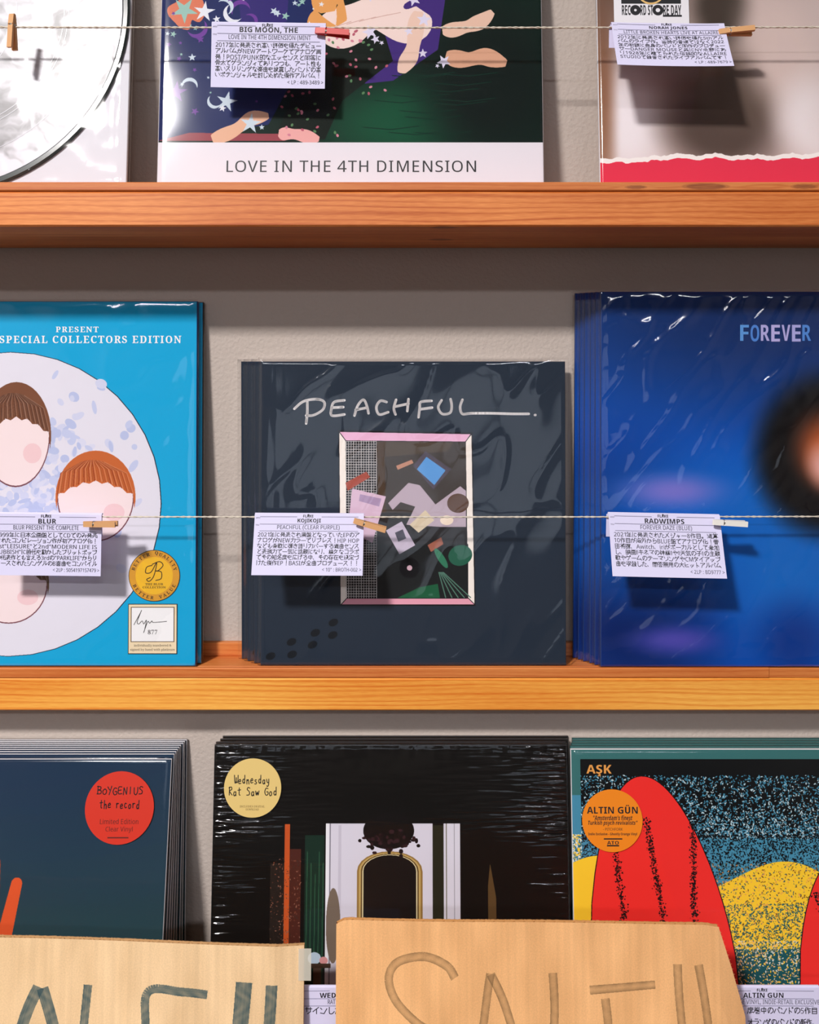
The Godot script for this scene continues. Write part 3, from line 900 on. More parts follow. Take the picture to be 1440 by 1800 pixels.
func art_dark() -> ImageTexture:
	var a := Art.new(0.3, 0.308, 1100, rgb(17, 15, 14))
	var X := func(px: float) -> float: return (px - 376.0) / 2075.0
	var Y := func(py: float) -> float: return 0.2439 - (py - 1449.0) / 2205.0
	var r := RandomNumberGenerator.new()
	r.seed = 8
	a.bar(X.call(478), 0.0, X.call(504), Y.call(1520), rgb(38, 30, 26))
	a.bar(X.call(502), 0.0, X.call(511), Y.call(1450), rgb(196, 84, 38))
	a.bar(X.call(511), 0.0, X.call(531), Y.call(1495), rgb(76, 36, 28))
	a.bar(X.call(538), 0.0, X.call(572), Y.call(1470), rgb(24, 46, 36))
	for k in 5:
		var x: float = X.call(540 + k * 7)
		a.line([v2(x, 0.05), v2(x + 0.001, Y.call(1500 + 20 * (k % 3)))], 0.0008, rgb(44, 84, 60))
	a.flecks(r, 500, X.call(478), X.call(531), 0.08, Y.call(1510), 0.0009, [rgb(120, 66, 48), rgb(60, 46, 40), rgb(150, 100, 80)], 1.0)
	a.bar(X.call(574), 0.0, X.call(761), Y.call(1449), rgb(216, 211, 224))
	a.bar(X.call(574), 0.0, X.call(580), Y.call(1449), rgb(236, 234, 240))
	a.bar(X.call(581), 0.0, X.call(582.5), Y.call(1449), rgb(120, 116, 128))
	a.bar(X.call(596), 0.0, X.call(601), Y.call(1452), rgb(200, 194, 208))
	# a plain gilt arch under a dark tuft
	for s in [[0, rgb(150, 116, 62)], [3.2, rgb(196, 164, 100)], [6.5, rgb(96, 72, 40)], [9.0, rgb(222, 206, 160)], [11.0, rgb(24, 20, 20)]]:
		var w0: float = 57.0 - s[0]
		var p := []
		for k in 13:
			var t := PI * k / 12.0
			p.append(v2(X.call(686 + cos(t) * w0), Y.call(1534 - sin(t) * (w0 * 0.62))))
		p.append(v2(X.call(686 - w0), 0.0))
		p.append(v2(X.call(686 + w0), 0.0))
		a.poly(p, s[1])
	a.oval(X.call(684), Y.call(1462), 0.0215, 0.015, rgb(20, 17, 17))
	for k in 60:
		a.oval(X.call(684) + r.randfn(0, 0.012), Y.call(1480) + r.randfn(0, 0.005), r.randf_range(0.001, 0.0026), r.randf_range(0.001, 0.0022), [rgb(24, 18, 18), rgb(30, 20, 22), rgb(52, 30, 34)][r.randi() % 3])
	a.bar(X.call(761), 0.0, X.call(780), Y.call(1452), rgb(40, 40, 28))
	a.bar(X.call(780), 0.0, X.call(809), Y.call(1449), rgb(218, 214, 226))
	a.bar(X.call(784), 0.0, X.call(786), Y.call(1449), rgb(120, 116, 100))
	a.bar(X.call(798), 0.0, X.call(799.5), Y.call(1449), rgb(150, 146, 156))
	a.poly([v2(X.call(857), 0.0), v2(X.call(857), Y.call(1560)), v2(X.call(861), Y.call(1520)), v2(X.call(871), Y.call(1580)), v2(X.call(871), 0.0)], rgb(92, 68, 40))
	# small still life low on the cover
	a.oval(X.call(556), Y.call(1687), 0.0055, 0.0048, rgb(186, 204, 220))
	a.oval(X.call(572), Y.call(1691), 0.0035, 0.003, rgb(216, 150, 150))
	a.bar(X.call(545), Y.call(1704), X.call(584), Y.call(1696), rgb(70, 50, 36))
	a.bar(X.call(554), Y.call(1735), X.call(568), Y.call(1704), rgb(104, 78, 62))
	a.oval(X.call(588), Y.call(1630), 0.006, 0.03, rgb(120, 104, 90))
	return a.tex()

func art_dunes() -> ImageTexture:
	var a := Art.new(0.305, 0.3057, 1400, rgb(58, 112, 112))
	var X := func(px: float) -> float: return (px - 1004.0) / 2085.0
	var Y := func(py: float) -> float: return 0.3057 - (py - 1318.0) / 2172.0
	var r := RandomNumberGenerator.new()
	r.seed = 21
	var blue := rgb(72, 142, 172)
	var yellow := rgb(252, 206, 52)
	var red := rgb(240, 50, 46)
	var ink := rgb(16, 18, 20)
	var teal := rgb(28, 88, 96)
	a.bar(0, 0, 0.305, Y.call(1400), blue)
	a.bar(0, 0, 0.305, Y.call(1520), yellow)
	a.flecks(r, 400, 0.0, 0.012, Y.call(1545), Y.call(1470), 0.0014, [yellow, rgb(226, 232, 230), rgb(60, 110, 120)], 0.9)
	a.bar(X.call(1021), 0.0, 0.305, Y.call(1336), ink)
	# night thinning into blue
	a.bar(X.call(1021), 0.0, 0.305, Y.call(1475), blue)
	a.flecks(r, 6500, X.call(1021), 0.305, Y.call(1476), Y.call(1365), 0.0012, [blue, blue, rgb(190, 214, 222)], 1.7)
	a.flecks(r, 5200, X.call(1021), 0.305, Y.call(1470), Y.call(1548), 0.0012, [ink], 1.3)
	# yellow dunes: overlapping rounded banks
	var bank := [v2(0, 0), v2(0, Y.call(1545))]
	for k in 61:
		var x := 0.305 * k / 60.0
		var y: float = Y.call(1560) + 0.012 * sin(x * 38.0 + 0.6) + 0.013 * absf(sin(x * 24.0 + 1.2))
		bank.append(v2(x, y))
	bank.append(v2(0.305, 0))
	a.poly(bank, yellow)
	a.flecks(r, 3000, X.call(1200), 0.305, Y.call(1650), Y.call(1520), 0.0011, [rgb(120, 84, 30), rgb(60, 100, 96), rgb(232, 160, 90)], 1.1)
	a.bar(X.call(1200), 0.0, 0.305, Y.call(1668), teal)
	a.flecks(r, 2600, X.call(1200), 0.305, Y.call(1655), Y.call(1730), 0.0012, [yellow, rgb(236, 190, 130), rgb(220, 226, 214)], 1.6)
	a.flecks(r, 2600, X.call(1200), 0.305, Y.call(1672), Y.call(1590), 0.0012, [teal, rgb(60, 110, 100)], 1.2)
	# broad red mounds with stippled seams
	for m in [[1030, 1150, 1290, 1366, 1760], [1390, 1500, 1640, 1500, 1800]]:
		var p := []
		for k in 41:
			var t := k / 40.0
			var px: float = lerpf(m[0], m[2], t)
			var s: float = pow(sin(PI * pow(t, 0.72)), 0.55)
			p.append(v2(X.call(px), Y.call(lerpf(m[4], m[3], s))))
		p.append(v2(X.call(m[2] + 40), 0.0))
		p.append(v2(X.call(m[0] - 6), 0.0))
		a.poly(p, red)
		a.line(p, 0.0008, ink)
		for q in [[0.18, 0.16], [0.45, 0.40], [0.60, 0.72]]:
			for k in 520:
				var t := r.randf()
				var px: float = lerpf(m[0], m[2], lerpf(q[1], q[0] + 0.1, t)) + r.randfn(0, 3.2)
				var py: float = lerpf(m[3] + 70, m[4] - 60, t)
				a.star(X.call(px), Y.call(py), r.randf_range(0.0004, 0.0012), r.randf() * 6, ink, 3, 0.5)
	return a.tex()

func art_clouds() -> ImageTexture:
	# marbled grey print of the clear picture disc
	var n := FastNoiseLite.new()
	n.seed = 77
	n.frequency = 1.0
	n.fractal_octaves = 5
	var k := 420
	var im := Image.create(k, k, false, Image.FORMAT_RGB8)
	for j in k:
		for i in k:
			var p := Vector2(i, j) / k
			var v := n.get_noise_2d(p.x * 5.0 + 0.8 * n.get_noise_2d(p.y * 3, p.x * 3), p.y * 5.0)
			var g := smoothstep(-0.1, 0.45, v)
			im.set_pixel(i, j, rgb(206, 204, 214).lerp(rgb(84, 80, 84), g * 0.9))
	return ImageTexture.create_from_image(im)

# ------------------------------------------------------------------ surface textures
func wood_tex(seed: int, light: Color, dark: Color, knots: Array) -> ImageTexture:
	var W := 1536
	var H := 128
	var n := FastNoiseLite.new()
	n.seed = seed
	n.frequency = 1.0
	n.fractal_octaves = 2
	var im := Image.create(W, H, false, Image.FORMAT_RGB8)
	for j in H:
		for i in W:
			var x := i / float(W) * 0.75
			var y := j / float(H) * 0.047
			var bend := 0.0
			var knot_wood := 0.0      # branch knots: small brown ovals, as in the photographed boards
			for k in knots:
				var d := Vector2((x - k[0]) / k[2], (y - k[1]) / k[3])
				var q := d.length()
				bend += 0.0035 * signf(d.y) * exp(-q * q * 0.35)
				knot_wood = maxf(knot_wood, 1.0 - smoothstep(0.75, 1.0, q))
				knot_wood = maxf(knot_wood, 0.5 * (1.0 - smoothstep(0.0, 0.16, absf(q - 0.95))))
			var yy := y + bend + 0.0022 * n.get_noise_2d(x * 5.0, y * 30.0)
			var rings := 0.5 + 0.5 * sin(yy * 1500.0 + 3.0 * n.get_noise_2d(x * 2.0, yy * 90.0))
			rings = pow(rings, 3.0) * (0.55 + 0.6 * n.get_noise_2d(x * 3.0 + 40.0, yy * 160.0))
			var fibre := n.get_noise_2d(x * 60.0, y * 2600.0)
			var broad := n.get_noise_2d(x * 3.2 + 9.0, y * 18.0)
			var f := clampf(0.30 + 0.62 * rings + 0.22 * fibre + 0.35 * broad, 0.0, 1.0)
			var c := light.lerp(dark, f)
			c = c.lerp(rgb(122, 58, 26), knot_wood * (0.62 + 0.3 * fibre))
			im.set_pixel(i, j, c)
	return ImageTexture.create_from_image(im)

func std(c: Color, rough := 0.6, spec := 0.5) -> StandardMaterial3D:
	var m := StandardMaterial3D.new()
	m.albedo_color = c
	m.roughness = rough
	m.metallic_specular = spec
	return m

func tex_mat(t: Texture2D, rough := 0.45, spec := 0.5) -> StandardMaterial3D:
	var m := std(Color.WHITE, rough, spec)
	m.albedo_texture = t
	return m

func materials() -> void:
	# plaster: warm grey with a fine orange-peel relief
	var bump := NoiseTexture2D.new()
	bump.width = 512
	bump.height = 512
	bump.seamless = true
	var bn := FastNoiseLite.new()
	bn.seed = 2
	bn.frequency = 0.035
	bn.fractal_octaves = 4
	bump.noise = bn
	M.wall = std(rgb(192, 179, 170), 0.85, 0.35)
	M.wall.uv1_triplanar = true
	M.wall.uv1_world_triplanar = true
	M.wall.uv1_scale = Vector3(12, 12, 12)
	M.wall.heightmap_enabled = true
	M.wall.heightmap_texture = bump
	M.wall.heightmap_scale = 0.035
	M.room = std(rgb(128, 122, 116), 0.9, 0.3)
	M.ceiling = std(rgb(196, 192, 186), 0.95, 0.3)
	M.floor = std(rgb(44, 38, 33), 0.6)
	M.beam_top = tex_mat(wood_tex(11, rgb(242, 154, 84), rgb(178, 80, 22), [[0.40, 0.012, 0.010, 0.004]]), 0.42)
	M.beam_mid = tex_mat(wood_tex(23, rgb(255, 190, 88), rgb(220, 118, 34), []), 0.42)
	M.lath = tex_mat(wood_tex(31, rgb(222, 140, 74), rgb(190, 94, 38), []), 0.45)
	M.lath_top = tex_mat(wood_tex(32, rgb(222, 140, 74), rgb(190, 94, 38), [[0.591, 0.0415, 0.017, 0.0024], [0.663, 0.0415, 0.010, 0.0018], [0.54, 0.042, 0.008, 0.0014]]), 0.45)
	M.black = std(rgb(24, 24, 30), 0.6)
	M.ink_soft = std(rgb(70, 70, 84), 0.6)
	M.ink_line = std(rgb(120, 118, 142), 0.6)
	M.white_ink = std(rgb(246, 240, 240), 0.5)
	M.paper = std(rgb(219, 215, 244), 0.75, 0.4)
	M.paper.backlight_enabled = true
	M.paper.backlight = Color(0.12, 0.12, 0.13)
	M.edge_white = std(rgb(222, 220, 224), 0.6)
	M.edge_dark = std(rgb(26, 28, 32), 0.5)
	M.edge_blue = std(rgb(24, 52, 110), 0.5)
	M.edge_slate = std(rgb(44, 50, 64), 0.5)
	M.edge_teal = std(rgb(36, 78, 78), 0.5)
	# clear film: a thin smooth sheet
	M.film = std(Color(1, 1, 1, 0.002), 0.07, 0.52)
	M.film.transparency = BaseMaterial3D.TRANSPARENCY_ALPHA
	M.wrap = std(Color(1, 1, 1, 0.001), 0.10, 0.5)
	M.wrap.transparency = BaseMaterial3D.TRANSPARENCY_ALPHA
	M.string = std(rgb(214, 204, 188), 0.8)
	M.wood_pin = std(rgb(214, 160, 108), 0.6)
	M.red_pin = std(rgb(206, 40, 34), 0.45)
	M.white_pin = std(rgb(238, 234, 226), 0.5)
	M.steel = std(rgb(190, 186, 180), 0.3)
	M.steel.metallic = 0.9
# ------------------------------------------------------------------ the room
func build_room() -> void:
	struct("wall_back", Vector3(5.0, 3.4, 0.10), Vector3(0, 1.55, -0.05), M.wall)
	struct("wall_left", Vector3(0.10, 3.4, 6.2), Vector3(-2.45, 1.55, 3.0), M.room)
	struct("wall_right", Vector3(0.10, 3.4, 6.2), Vector3(2.45, 1.55, 3.0), M.room)
	# far wall of the shop with its street window, which the sleeves mirror
	struct("wall_front", Vector3(5.0, 1.05, 0.10), Vector3(0, 0.375, 6.05), M.room)
	struct("wall_front", Vector3(5.0, 0.75, 0.10), Vector3(0, 2.875, 6.05), M.room)
	struct("wall_front", Vector3(1.1, 1.6, 0.10), Vector3(-1.95, 1.70, 6.05), M.room)
	struct("wall_front", Vector3(1.1, 1.6, 0.10), Vector3(1.95, 1.70, 6.05), M.room)
	var win := Node3D.new()
	win.name = "window_1"
	add_child(win)
	win.position = Vector3(0, 0.90, 6.05)
	win.set_meta("kind", "structure")
	for x in [-1.36, -0.46, 0.46, 1.36]:
		var s := st_new()
		box(s, Vector3(x - 0.04, 0, -0.04), Vector3(x + 0.04, 1.6, 0.04))
		part("window_frame", s.commit(), M.floor, win)
	for y in [0.04, 1.56]:
		var s := st_new()
		box(s, Vector3(-1.4, y - 0.04, -0.035), Vector3(1.4, y + 0.04, 0.035))
		part("window_frame", s.commit(), M.floor, win)
	for x in [-0.91, 0.0, 0.91]:
		var s := st_new()
		box(s, Vector3(x - 0.42, 0.08, -0.003), Vector3(x + 0.42, 1.52, 0.003))
		part("pane", s.commit(), M.wrap, win)
	struct("floor", Vector3(5.0, 0.10, 6.3), Vector3(0, -0.05, 3.0), M.floor)
	struct("ceiling", Vector3(5.0, 0.10, 6.3), Vector3(0, 3.22, 3.0), M.ceiling)

func ceiling_lamp(at: Vector3, size: Vector2, energy: float, tint: Color, label: String) -> void:
	var t := thing("ceiling_lamp", label, "lamp", at)
	var s := st_new()
	box(s, Vector3(-size.x / 2 - 0.015, 0, -size.y / 2 - 0.015), Vector3(size.x / 2 + 0.015, 0.05, size.y / 2 + 0.015))
	part("housing", s.commit(), M.white_pin, t)
	var d := st_new()
	box(d, Vector3(-size.x / 2, -0.004, -size.y / 2), Vector3(size.x / 2, 0.0, size.y / 2))
	var glow := std(Color.WHITE, 0.5)
	glow.emission_enabled = true
	glow.emission = tint
	glow.emission_energy_multiplier = 2.0
	part("diffuser", d.commit(), glow, t)
	var l := AreaLight3D.new()
	l.name = "lamp_light"
	l.area_size = size
	l.area_normalize_energy = true
	l.light_energy = energy
	l.light_color = tint
	l.shadow_enabled = true
	l.area_range = 8.0
	l.position = Vector3(0, -0.008, 0)
	l.rotation_degrees.x = -90
	t.add_child(l)

func build_lamps() -> void:
	ceiling_lamp(Vector3(-1.12, 3.12, 2.05), Vector2(0.30, 0.30), 20.5, Color(1.0, 0.985, 0.975), "small square white ceiling lamp over the record shelves")
	ceiling_lamp(Vector3(-1.1, 3.12, 3.9), Vector2(1.2, 0.30), 5.0, Color(0.97, 0.97, 1.0), "long white fill lamp added out of view over the middle of the shop")  # unseen lamp added as frontal fill and for streaks in the plastic
	ceiling_lamp(Vector3(1.1, 3.12, 3.9), Vector2(1.2, 0.30), 5.0, Color(0.97, 0.97, 1.0), "long white fill lamp added out of view on the window side of the shop")  # its added twin, softening the shadows of the square lamp

# ------------------------------------------------------------------ shelves
func shelf(label: String, y_top: float, lath_h: float, beam_h: float, depth: float, mat: Material, lath: Material, cleat: bool, joint: float) -> void:
	var t := thing("display_shelf", label, "shelf", Vector3(0, y_top, 0))
	part("beam", plank(Vector3(-0.8, -lath_h - beam_h, 0), Vector3(0.8, -lath_h - 0.0002, depth)), mat, t)
	part("top_board", plank(Vector3(-0.8, -lath_h, 0), Vector3(0.8, 0, depth - 0.004), 0.0006, 0.02), M.lath, t)
	part("edge_lath", plank(Vector3(-0.8, -lath_h + 0.0002, depth - 0.0039), Vector3(joint, 0.0, depth + 0.0004), 0.0008, 0.003), lath, t)
	if joint < 0.8:
		part("edge_lath", plank(Vector3(joint + 0.0006, -lath_h + 0.0002, depth - 0.0039), Vector3(0.8, -0.0003, depth - 0.0004), 0.0005, 0.011), M.lath, t)
	if cleat:
		part("back_cleat", plank(Vector3(-0.8, 0, 0), Vector3(0.8, 0.0117, 0.006), 0.0006, 0.013), M.lath, t)

func build_shelves() -> void:
	shelf("reddish pine shelf with a knotty edge strip under the starry and torn-paper sleeves", 1.6012, 0.0066, 0.0254, 0.09, M.beam_top, M.lath_top, false, 0.8)
	shelf("yellowish pine shelf under the dark slate sleeve, with a jointed edge strip", 1.221, 0.0086, 0.0275, 0.0352, M.beam_mid, M.lath, true, 0.296)
	shelf("deep pine shelf that holds the cardboard sale signs", 0.842, 0.0086, 0.030, 0.17, M.beam_mid, M.lath, false, 0.8)

# ------------------------------------------------------------------ records
func record(called: String, label: String, at: Vector3, lean: float, w: float, h: float, t: float, front: Material, edge: Material, group := "", rim: Material = null) -> Node3D:
	var o := thing(called, label, "record", at + Vector3(0, t * sin(deg_to_rad(lean)) + 0.0003, 0), group)
	o.rotation_degrees.x = -lean
	part("sleeve", sleeve_mesh(w, h, t, front, edge, rim), null, o)
	return o

func stack(proto: Node3D, n: int, label: String, group: String, front_at: Vector3, front_lean: float, rear_at: Vector3, rear_lean: float, t: float, jitter: float) -> void:
	for i in range(1, n + 1):
		var f := i / float(n)
		var c := proto.duplicate() as Node3D
		c.name = numbered(String(proto.name).trim_suffix("_000"))
		add_child(c)
		var lean := lerpf(front_lean, rear_lean, f)
		c.position = front_at.lerp(rear_at, f) + Vector3(rng.randf_range(-jitter, jitter), t * sin(deg_to_rad(lean)) + 0.0003, 0)
		c.rotation_degrees.x = -lean
		c.set_meta("label", label % ["first", "second", "third", "fourth", "fifth", "sixth", "seventh", "eighth"][i - 1])
		c.set_meta("category", "record")
		c.set_meta("group", group)

# a plain copy for the stacks: sleeve and film only
func stack_proto(called: String, w: float, h: float, t: float, front: Material, edge: Material, filmed: Material, seed: int, over: float, rim: Material = null) -> Node3D:
	var o := Node3D.new()
	o.name = called
	part("sleeve", sleeve_mesh(w, h, t, front, edge, rim), null, o)
	if filmed:
		part("plastic_cover", film(-over, 0.0004, w + over * 0.4, h + over * 0.6, 20, 40, 0, seed, t * 0.9), filmed, o)
	return o

func sticker_round(o: Node3D, c: Vector2, r: float, z: float, mat: Material, called := "round_sticker", label := "") -> MeshInstance3D:
	return part(called, plate(circle(c, r), z, 0.0002), mat, o, label)

func build_row_one() -> void:
	# clear picture disc in a clear bag
	var d := record("clear_vinyl_record", "clear vinyl disc in a glossy transparent bag on the reddish shelf", Vector3(-0.528, 1.6012, 0.045), 7.5, 0.305, 0.31, 0.003, std(rgb(206, 204, 214), 0.5), M.edge_white)
	var c := Vector2(0.154, 0.150)
	var s := st_new()
	disc(s, c, 0.1445, 0.0016, 96, 0.0)
	var cm := tex_mat(art_clouds(), 0.34, 0.45)
	part("vinyl_disc", s.commit(), cm, d)
	s = st_new()
	for k in 96:        # rounded dark rim
		var a := Vector2.from_angle(TAU * k / 96.0)
		var b := Vector2.from_angle(TAU * (k + 1) / 96.0)
		var prof := [[0.1445, 0.0016], [0.1458, 0.0026], [0.1490, 0.0026], [0.1503, 0.0016], [0.1503, 0.0004]]
		for i in prof.size() - 1:
			var p: Array = prof[i]
			var q: Array = prof[i + 1]
			quad(s, Vector3(c.x + a.x * p[0], c.y + a.y * p[0], p[1]), Vector3(c.x + b.x * p[0], c.y + b.y * p[0], p[1]), Vector3(c.x + b.x * q[0], c.y + b.y * q[0], q[1]), Vector3(c.x + a.x * q[0], c.y + a.y * q[0], q[1]))
	part("disc_rim", s.commit(), std(rgb(34, 44, 44), 0.2), d, "dark shiny rim of the clear disc")
	for r in [0.060, 0.098, 0.1015, 0.122]:
		s = st_new()
		disc(s, c, r + 0.0005, 0.00175, 96, r)
		part("groove_band", s.commit(), std(rgb(180, 178, 190), 0.3), d)
	part("plastic_cover", film(0.0, 0.0004, 0.3065, 0.313, 120, 80, 4, 91, 0.003), M.film, d)
	# starry sleeve
	var o := record("record_sleeve", "starry navy and green LP sleeve with a white lettered foot band", Vector3(-0.199, 1.6012, 0.045), 7.5, 0.305, 0.31, 0.0032, tex_mat(art_love(), 0.55, 0.15), M.edge_white)
	words("title_lettering", "LOVE IN THE 4TH DIMENSION", o, M.black, 0.0547, 0.2515, 0.0194, 0.0286, 0.00012, false, false, 2)
	part("plastic_cover", film(0.0, 0.0004, 0.305, 0.311, 80, 80, 0, 17, 0.003), M.wrap, o)
	# torn paper sleeve with a shop-day sticker
	o = record("record_sleeve", "sepia LP sleeve with a torn red paper strip along its foot", Vector3(0.150, 1.6012, 0.045), 7.5, 0.305, 0.31, 0.0032, tex_mat(art_torn(), 0.55, 0.15), M.edge_white)
	part("plastic_cover", film(0.0, 0.0004, 0.305, 0.311, 80, 80, 0, 29, 0.003), M.wrap, o)
	var z := 0.0013
	part("square_sticker", plate(rect(0.0135, 0.139, 0.0735, 0.199), z, 0.0002), std(rgb(236, 234, 240), 0.5), o, "white square sticker with a black record emblem")
	var st := o.get_node("square_sticker") as Node3D
	part("dark_panel", plate(rect(0.0195, 0.1575, 0.0672, 0.195), z + 0.0001, 0.0001), M.edge_dark, st)
	s = st_new()
	disc(s, Vector2(0.0432, 0.168), 0.0112, z + 0.0002, 40, 0.0)
	part("label_ring", s.commit(), std(rgb(232, 190, 120), 0.5), st)
	s = st_new()
	disc(s, Vector2(0.0432, 0.168), 0.0097, z + 0.0003, 40, 0.0)
	part("label_disc", s.commit(), M.edge_dark, st)
	s = st_new()
	box(s, Vector3(0.0345, 0.1655, z + 0.0003), Vector3(0.052, 0.176, z + 0.0004))
	part("label_bar", s.commit(), std(rgb(214, 110, 50), 0.5), st)
	s = st_new()
	fit_text(s, "REC", 0.0198, 0.0268, 0.1480, 0.1562, z + 0.0002, false, true)
	fit_text(s, "RD ST", 0.0345, 0.0446, 0.1480, 0.1562, z + 0.0002, false, true)
	fit_text(s, "RE DAY", 0.0528, 0.0672, 0.1480, 0.1562, z + 0.0002, false, true)
	disc(s, Vector2(0.0306, 0.1521), 0.0042, z + 0.0002, 32, 0.0011)
	disc(s, Vector2(0.0486, 0.1521), 0.0044, z + 0.0002, 32, 0.0018)
	box(s, Vector3(0.0525, 0.1466, z + 0.0001), Vector3(0.0676, 0.1480, z + 0.0002))
	part("lettering", s.commit(), M.black, st)

func build_row_two() -> void:
	# plate sleeve, one copy behind
	var fm := tex_mat(art_plate(), 0.55, 0.15)
	var at := Vector3(-0.4817, 1.221, 0.033)
	var o := record("record_box", "blue LP box with a white plate, gold seal and white serif lettering", at, 4.0, 0.305, 0.3025, 0.0055, fm, M.edge_blue)
	words("title_lettering", "PRESENT", o, M.white_ink, 0.1873, 0.2229, 0.2766, 0.2812, 0.00012, true, true, 5)
	words("title_lettering", "SPECIAL COLLECTORS EDITION", o, M.white_ink, 0.1405, 0.2918, 0.2675, 0.2736, 0.00012, true, true, 5)
	# gold seal
	var seal := sticker_round(o, Vector2(0.2705, 0.0746), 0.0213, 0.0004, std(rgb(46, 38, 30), 0.5), "gold_seal", "gold round seal reading BETTER QUALITY BETTER VALUE")
	part("outer_ring", plate(circle(Vector2(0.2705, 0.0746), 0.0208), 0.00048, 0.0001), std(rgb(214, 152, 46), 0.35), seal)
	part("inner_disc", plate(circle(Vector2(0.2705, 0.0746), 0.0155), 0.00056, 0.0001), std(rgb(236, 182, 44), 0.3), seal)
	var s := st_new()
	ring_text(s, "BETTER QUALITY", Vector2(0.2705, 0.0746), 0.0168, 0.0027, PI * 0.93, PI * 0.07, 0.0006)
	ring_text(s, "BETTER VALUE", Vector2(0.2705, 0.0746), 0.0195, 0.0027, PI * 1.12, PI * 1.88, 0.0006)
	centre_text(s, "THE BLUR", 0.2705, 0.0668, 0.0017, 0.0006, true, true, 1.2)
	centre_text(s, "COLLECTION", 0.2705, 0.0642, 0.0017, 0.0006, true, true, 1.2)
	pen(s, [[[0.35, 0.85], [0.05, 0.75], [0.0, 0.45], [0.3, 0.5], [0.6, 1.0], [0.45, 0.3], [0.2, 0.0], [0.05, 0.1], [0.25, 0.2]], [[0.35, 0.9], [0.75, 1.05], [0.95, 0.85], [0.7, 0.58], [0.55, 0.55], [0.85, 0.5], [0.85, 0.15], [0.55, 0.05]]], Vector2(0.2635, 0.0700), Vector2(0.0150, 0.0155), 0.0007, 0.0006)
	part("lettering", s.commit(), std(rgb(48, 30, 20), 0.5), seal)
	# numbered label
	var lab := part("number_label", plate(rect(0.2490, 0.0101, 0.2897, 0.0514), 0.0004, 0.0002), std(rgb(40, 36, 34), 0.5), o, "cream label with a signature and the number 877")
	part("label_field", plate(rect(0.2496, 0.0107, 0.2891, 0.0508), 0.00048, 0.0001), std(rgb(236, 214, 178), 0.55), lab)
	part("signature_border", plate(rect(0.2513, 0.0200, 0.2874, 0.0489), 0.00054, 0.0001), std(rgb(96, 72, 44), 0.55), lab)
	part("signature_field", plate(rect(0.2520, 0.0206, 0.2867, 0.0483), 0.0006, 0.0001), std(rgb(240, 238, 240), 0.55), lab)
	s = st_new()
	fit_text(s, "877", 0.2655, 0.2733, 0.0264, 0.0300, 0.00066, true, true, 2)
	pen(s, [[[0.0, 0.1], [0.2, 0.9], [0.22, 1.0], [0.1, 0.3], [0.15, 0.15], [0.25, 0.35], [0.3, 0.15], [0.38, 0.4], [0.33, -0.2], [0.30, -0.4], [0.42, 0.3], [0.48, 0.2], [0.55, 0.35], [0.6, 0.25], [1.0, 0.32]]], Vector2(0.2540, 0.0330), Vector2(0.0270, 0.0125), 0.0005, 0.00066)
	fit_text(s, "individually numbered &", 0.2540, 0.2850, 0.0158, 0.0182, 0.00056, true, false)
	fit_text(s, "signed by hand with platinum", 0.2510, 0.2878, 0.0124, 0.0148, 0.00056, true, false)
	part("lettering", s.commit(), std(rgb(44, 36, 34), 0.5), lab)
	part("plastic_cover", film(0.0, 0.0004, 0.3055, 0.304, 90, 90, 3, 44, 0.005), M.film, o)
	var sp := stack_proto("record_box", 0.305, 0.3025, 0.0050, fm, M.edge_dark, M.wrap, 5, 0.001)
	stack(sp, 1, "blue record box edge showing %s behind the front plate box", "blue boxes on the yellowish shelf", at, 4.0, at + Vector3(0.0032, 0, -0.0064), 4.0, 0.005, 0.0)
	# dark sleeve with a pink and cream frame, three copies behind
	var pm := tex_mat(art_peach(), 0.55, 0.15)
	at = Vector3(-0.1236, 1.221, 0.031)
	o = record("record_sleeve", "dark slate ten-inch sleeve with white handwriting and a pink and cream frame", at, 4.0, 0.2535, 0.2525, 0.0028, pm, M.edge_slate)
	s = st_new()
	var L := [[[[517, 721], [533, 708], [556, 704], [570, 709], [568, 722], [552, 732], [538, 733]], [[540, 709], [540, 728], [538, 747]]],
		[[[606, 706], [588, 709], [583, 721], [584, 733], [606, 731]], [[584, 719], [604, 718]]],
		[[[624, 733], [630, 715], [640, 705], [646, 716], [649, 729]], [[626, 723], [646, 719]]],
		[[[681, 709], [670, 707], [663, 718], [668, 731], [684, 727]]],
		[[[698, 705], [694, 720], [697, 731]], [[697, 717], [720, 712]], [[720, 704], [718, 725]]],
		[[[761, 707], [742, 709], [740, 720], [738, 736]], [[740, 722], [762, 719]]],
		[[[779, 706], [773, 718], [780, 730], [794, 728], [797, 716], [795, 704]]],
		[[[816, 705], [812, 718], [816, 730], [832, 729], [870, 729], [905, 730], [934, 730]]],
		[[[945, 732], [946, 732]]]]
	for letter in L:
		for stx in letter:
			var k := []
			for p in stx:
				k.append(Vector2((p[0] - 458.0) / 2135.0, 0.004 + (1165.0 - p[1]) / 2125.0))
			ribbons(s, [smooth(k, 6)], 0.0021, 0.00012, true)
	part("title_lettering", s.commit(), M.white_ink, o)
	part("plastic_cover", film(-0.0025, 0.0004, 0.2565, 0.2555, 110, 110, 5, 61, 0.0028), M.film, o)
	sp = stack_proto("record_sleeve", 0.2535, 0.2525, 0.0028, pm, M.edge_slate, M.film, 7, 0.003)
	stack(sp, 3, "dark slate ten-inch sleeve, %s behind the pink-framed front copy", "dark slate sleeve copies", at, 4.0, at + Vector3(-0.0185, 0, -0.0165), 2.4, 0.0028, 0.0008)
	# blue sleeve, five copies behind
	var bm := tex_mat(art_blue(), 0.55, 0.15)
	at = Vector3(0.1578, 1.221, 0.034)
	o = record("record_sleeve", "deep blue LP sleeve in creased plastic with pale blue block lettering", at, 3.0, 0.31, 0.3096, 0.0028, bm, M.edge_blue)
